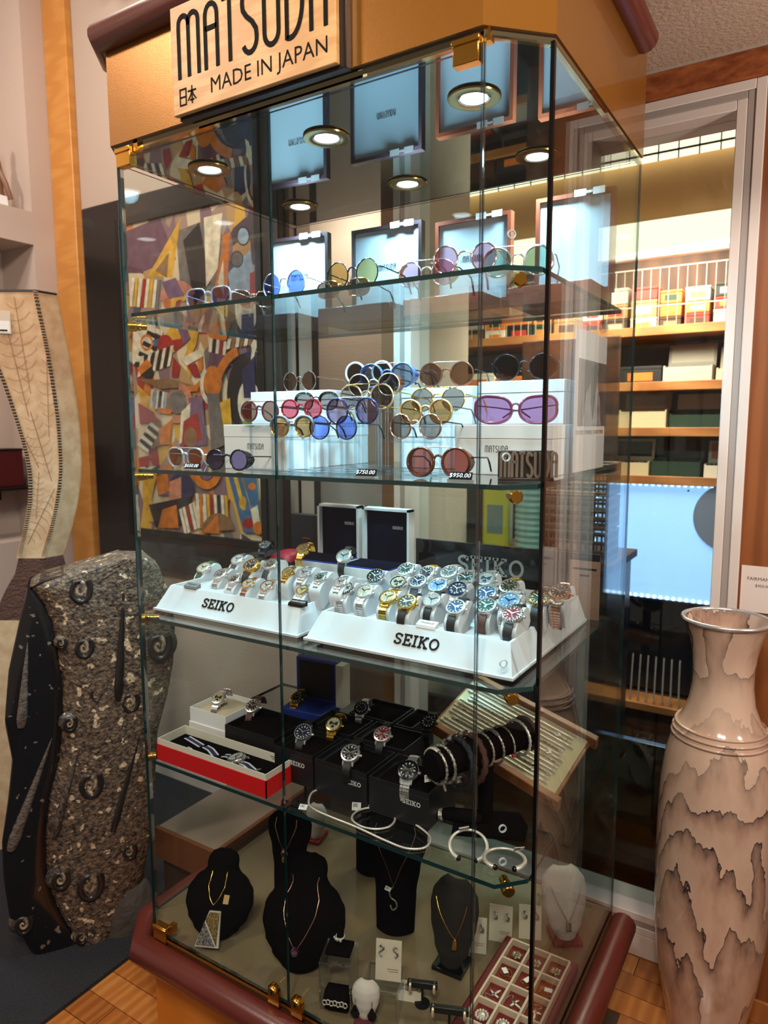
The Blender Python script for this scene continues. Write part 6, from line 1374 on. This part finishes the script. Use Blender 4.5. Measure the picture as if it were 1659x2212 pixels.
for i, z in enumerate(zs_):
    s_ = thing('humidor_shelf', 'wooden humidor shelf board behind the window, %s from above' % sn[i], 'shelf', (-.95, 2.26, z - .03), 0, 'humidor shelves'); box('board', (0, 3.5, 0, .38, 0, .028), HW, s_, bev=.003); box('lip', (0, 3.5, -.012, 0, 0, .040), HW, s_, bev=.002)
    if i == 0:
        wr = MB()
        for k in range(90): wr.box(k * .038, k * .038 + .0024, -.003, 0, .04, .29)
        wr.box(0, 3.4, -.006, -.001, .125, .130).box(0, 3.4, -.006, -.001, .29, .295).build('wire_front', mat('white_wire', (160, 150, 136), .4), s_)
cols_ = [('cream', (206, 190, 156)), ('red', (176, 44, 34)), ('black', (26, 24, 24)), ('golden brown', (178, 112, 44)), ('white', (222, 214, 198)), ('dark green', (30, 54, 40)), ('tan', (166, 124, 78)), ('dark brown', (70, 40, 26)), ('orange', (206, 112, 40)), ('pale grey', (176, 170, 160))]
rk = random.Random(11); ordn = ['first', 'second', 'third', 'fourth', 'fifth', 'sixth', 'seventh', 'eighth', 'ninth', 'tenth', 'eleventh', 'twelfth', 'thirteenth', 'fourteenth', 'fifteenth', 'sixteenth', 'seventeenth', 'eighteenth', 'nineteenth', 'twentieth']
def cigar_box(label, x, y, z, w, d, h, c, op):
    t = thing('cigar_box', label, 'cigar box', (x, y, z + .0006), 0, 'cigar boxes in the humidor'); m = mat('box_' + c[0].replace(' ', '_'), c[1], .5)
    if op:
        b = MB().box(0, w, 0, .006, 0, h).box(0, w, d - .006, d, 0, h * 1.2).box(0, .006, .006, d - .006, 0, h * 1.1).box(w - .006, w, .006, d - .006, 0, h * 1.1).box(.006, w - .006, .006, d - .006, 0, .004); b.build('body', m, t)
        cg = MB()
        for k in range(int((w - .02) / .018)): cg.tube([(.018 + k * .018, .012, h * .75), (.018 + k * .018, d - .012, h * .95)], .008, 6)
        cg.build('cigars', mat('cigar_leaf', (96, 58, 34), .8), t)
        l = box('lid', (0, w, 0, .006, 0, d * .8), m, t, loc=(0, d, h * 1.2), rot=(-.2, 0, 0)); box('lid_print', (.012, w - .012, -.001, 0, .012, d * .7), mat('box_' + cols_[(len(label) * 3) % 10][0].replace(' ', '_'), cols_[(len(label) * 3) % 10][1], .5), l)
    else:
        box('body', (0, w, 0, d, 0, h * .8), m, t, bev=.002); box('lid', (-.001, w + .001, -.001, d, h * .8 + .001, h), m, t, bev=.002); box('front_label', (w * .2, w * .8, -.0012, 0, h * .2, h * .65), mat('box_' + cols_[(len(label) * 7) % 10][0].replace(' ', '_'), cols_[(len(label) * 7) % 10][1], .5), t)
for i, z in enumerate(zs_):
    x = -.25; k = 0
    while x < 1.32 and k < 20:
        w = (.09 if i == 0 else .16) + .09 * rk.random(); c = cols_[rk.randrange(10)]; n = 2 if i == 0 else 1; zz = z
        lab = '%s cigar box, %s from the left on the %s humidor shelf' % (c[0], ordn[k], sn[i])
        if i == 0:
            for q in range(3):
                c = cols_[rk.randrange(10)]; h = .05 + .035 * rk.random(); cigar_box('%s cigar box, %s of the %s stack from left on top humidor shelf' % (c[0], ('bottom', 'middle', 'topmost')[q], ordn[k]), x, 2.33, zz, w, .22, h, c, False); zz += h + .002
        else: cigar_box(lab, x, 2.29, z, w, .12, .055 + .03 * rk.random(), c, rk.random() < .75)
        x += w + .006 + .012 * rk.random(); k += 1
# backlit pale blue panel and its dark counter
bp = thing('backlit_display', 'glowing pale blue backlit panel under the humidor shelves', 'display', (.500, 2.27, .80)); 
PAN = mat('panel_blue', (150, 190, 240), .3, emit=(136, 180, 240), es=1.25)
box('panel', (0, .95, 0, .02, 0, .545), PAN, bp); HOT = mat('led_dot', (230, 244, 255), .4, emit=(214, 236, 255), es=2.2)
ld = MB()
for k in range(34):
    for z in (.008, .535): ld.sphere((.014 + k * .028, -.001, z), .009, 7, 5)
for k in range(18): ld.sphere((.010, -.001, .02 + k * .029), .009, 7, 5)
ld.build('led_strip', HOT, bp)
for x, z in ((.035, .505), (.42, .512), (.03, .04)): MB().sphere((x, -.002, z), .005, 7, 5).build('screw', BLACK, bp)
mb = MB(); mb.M = Matrix.Translation((.60, -.004, .40)) @ Matrix.Rotation(PI / 2, 4, 'X'); mb.lathe([(.155, 0), (.155, .003)], 40); mb.build('disc_reflection', mat('disc_reflection', (108, 116, 136), .4, emit=(108, 116, 136), es=.25), bp)  # reflection of a disc, built as a faintly glowing grey plate
ck = thing('dark_counter', 'dark counter below the glowing blue panel with a slatted rack', 'counter', (-.95, 2.25, 0)); box('body', (0, 3.5, .02, .39, .36, .79), mat('navy_dark', (14, 14, 22), .35), ck); box('ledge', (0, 3.5, -.12, .39, .30, .335), HW, ck, bev=.003); box('drawer', (0, 3.5, 0, .39, .10, .295), HD, ck)
for k in range(7): MB().tube([(1.68 + k * .035, -.10, .345), (1.66 + k * .035, .02, .52)], .004, 6).build('rack_rod', STEEL, ck)
cigar_box('open golden cigar box on the ledge below the blue panel', .545, 2.14, .335, .13, .11, .08, cols_[3], True)
lp = thing('low_screen', 'low glossy black screen standing just behind the window', 'screen', (.20, 1.12, 0)); box('panel', (0, 1.9, 0, .03, 0, .60), BLACKG, lp, bev=.003); box('foot', (.1, 1.8, -.02, .05, 0, .01), BLACK, lp)
# counter with baskets, jar and yellow bag seen through the cabinet
ct2 = thing('dark_table', 'dark table behind the window carrying baskets and a jar', 'table', (.20, 1.45, 0)); box('top', (0, .60, 0, .40, 1.07, 1.10), HD, ct2, bev=.003); box('front_panel', (0.02, .58, .02, .04, .02, 1.07), mat('navy_dark', (14, 14, 22), .35), ct2); box('side_panel', (.54, .58, .04, .38, .02, 1.07), mat('navy_dark', (14, 14, 22), .35), ct2)
for k in range(3):
    bk = thing('woven_basket', 'brown lattice basket, %s of the stack on the dark table' % ('bottom', 'middle', 'topmost')[k], 'basket', (.655, 1.52, 1.1006 + k * .125), 0, 'stacked lattice baskets'); wm = mat('basket_brown', (104, 70, 56), .6)
    m = MB()
    for q in range(4): m.tube([(-.12, -.09, .012 + q * .034), (.12, -.09, .012 + q * .034), (.12, .09, .012 + q * .034), (-.12, .09, .012 + q * .034)], .006, 5, closed=True)
    m.build('rim_bands', wm, bk); m = MB()
    for q in range(9):
        for yy in (-.09, .09): m.box(-.12 + q * .03 - .003, -.12 + q * .03 + .003, yy - .003, yy + .003, 0, .118)
    for q in range(7):
        for xx in (-.12, .12): m.box(xx - .003, xx + .003, -.09 + q * .03 - .003, -.09 + q * .03 + .003, 0, .118)
    m.build('stakes', wm, bk); box('bottom', (-.118, .118, -.088, .088, 0, .004), wm, bk)
jr = thing('ridged_jar', 'pale grey green ridged jar on the dark table', 'jar', (.445, 1.60, 1.1006)); MB().lathe([(.06, 0)] + [(.075 + .004 * (k % 2), .01 + k * .012) for k in range(22)] + [(.05, .29), (.045, .30)], 24).build('body', mat('jar_green', (150, 156, 136), .4), jr); MB().lathe([(.05, .30), (.05, .325), (.03, .33)], 20).build('lid', mat('jar_lid', (90, 80, 64), .4), jr)
yb = thing('yellow_bag', 'bright yellow upright packet beside the ridged jar', 'packet', (.285, 1.60, 1.1006)); box('body', (-.06, .06, -.03, .03, 0, .26), mat('yellow_pack', (214, 178, 24), .4), yb, bev=.015, seg=3); box('label', (-.035, .035, -.0312, -.030, .06, .18), mat('yellow_label', (120, 120, 110), .5), yb)
# brown hide hung on a wooden frame inside the room
hb = thing('hide_panel', 'brown textured hide panel leaning inside the room behind the window', 'panel', (.28, 1.85, 1.42)); box('panel', (0, .42, 0, .02, 0, .55), mat('brown_hide', (110, 62, 40), .6, noise=(9, (64, 34, 24), (1, 1, 1.6)), bump=(20, .6)), hb, bev=.006); box('leg', (.02, .04, .02, .04, -1.42, 0), HD, hb); box('leg', (.38, .40, .02, .04, -1.42, 0), HD, hb)
# round pale rings on the corner pane
for px, py in ((1110, 503), (1098, 988), (1092, 1437), (1090, 1796), (1090, 1868)):
    d = ray(px, py); n = Vector((1, -1, 0)).normalized(); c0 = Vector((XR + .002, .002, 0)); t_ = (c0 - CAM).dot(n) / d.dot(n); c = CAM + d * t_ - n * 0.0078
    mb = MB(); mb.M = Matrix.Translation(c) @ (-n).to_track_quat('Z', 'Y').to_matrix().to_4x4(); mb.lathe([(.0060, 0), (.0078, 0), (.0078, .004), (.0060, .004), (.0060, 0)], 18, caps=False); mb.build('pane_ring', mat('ring_pale', (190, 200, 206), .2), cab)
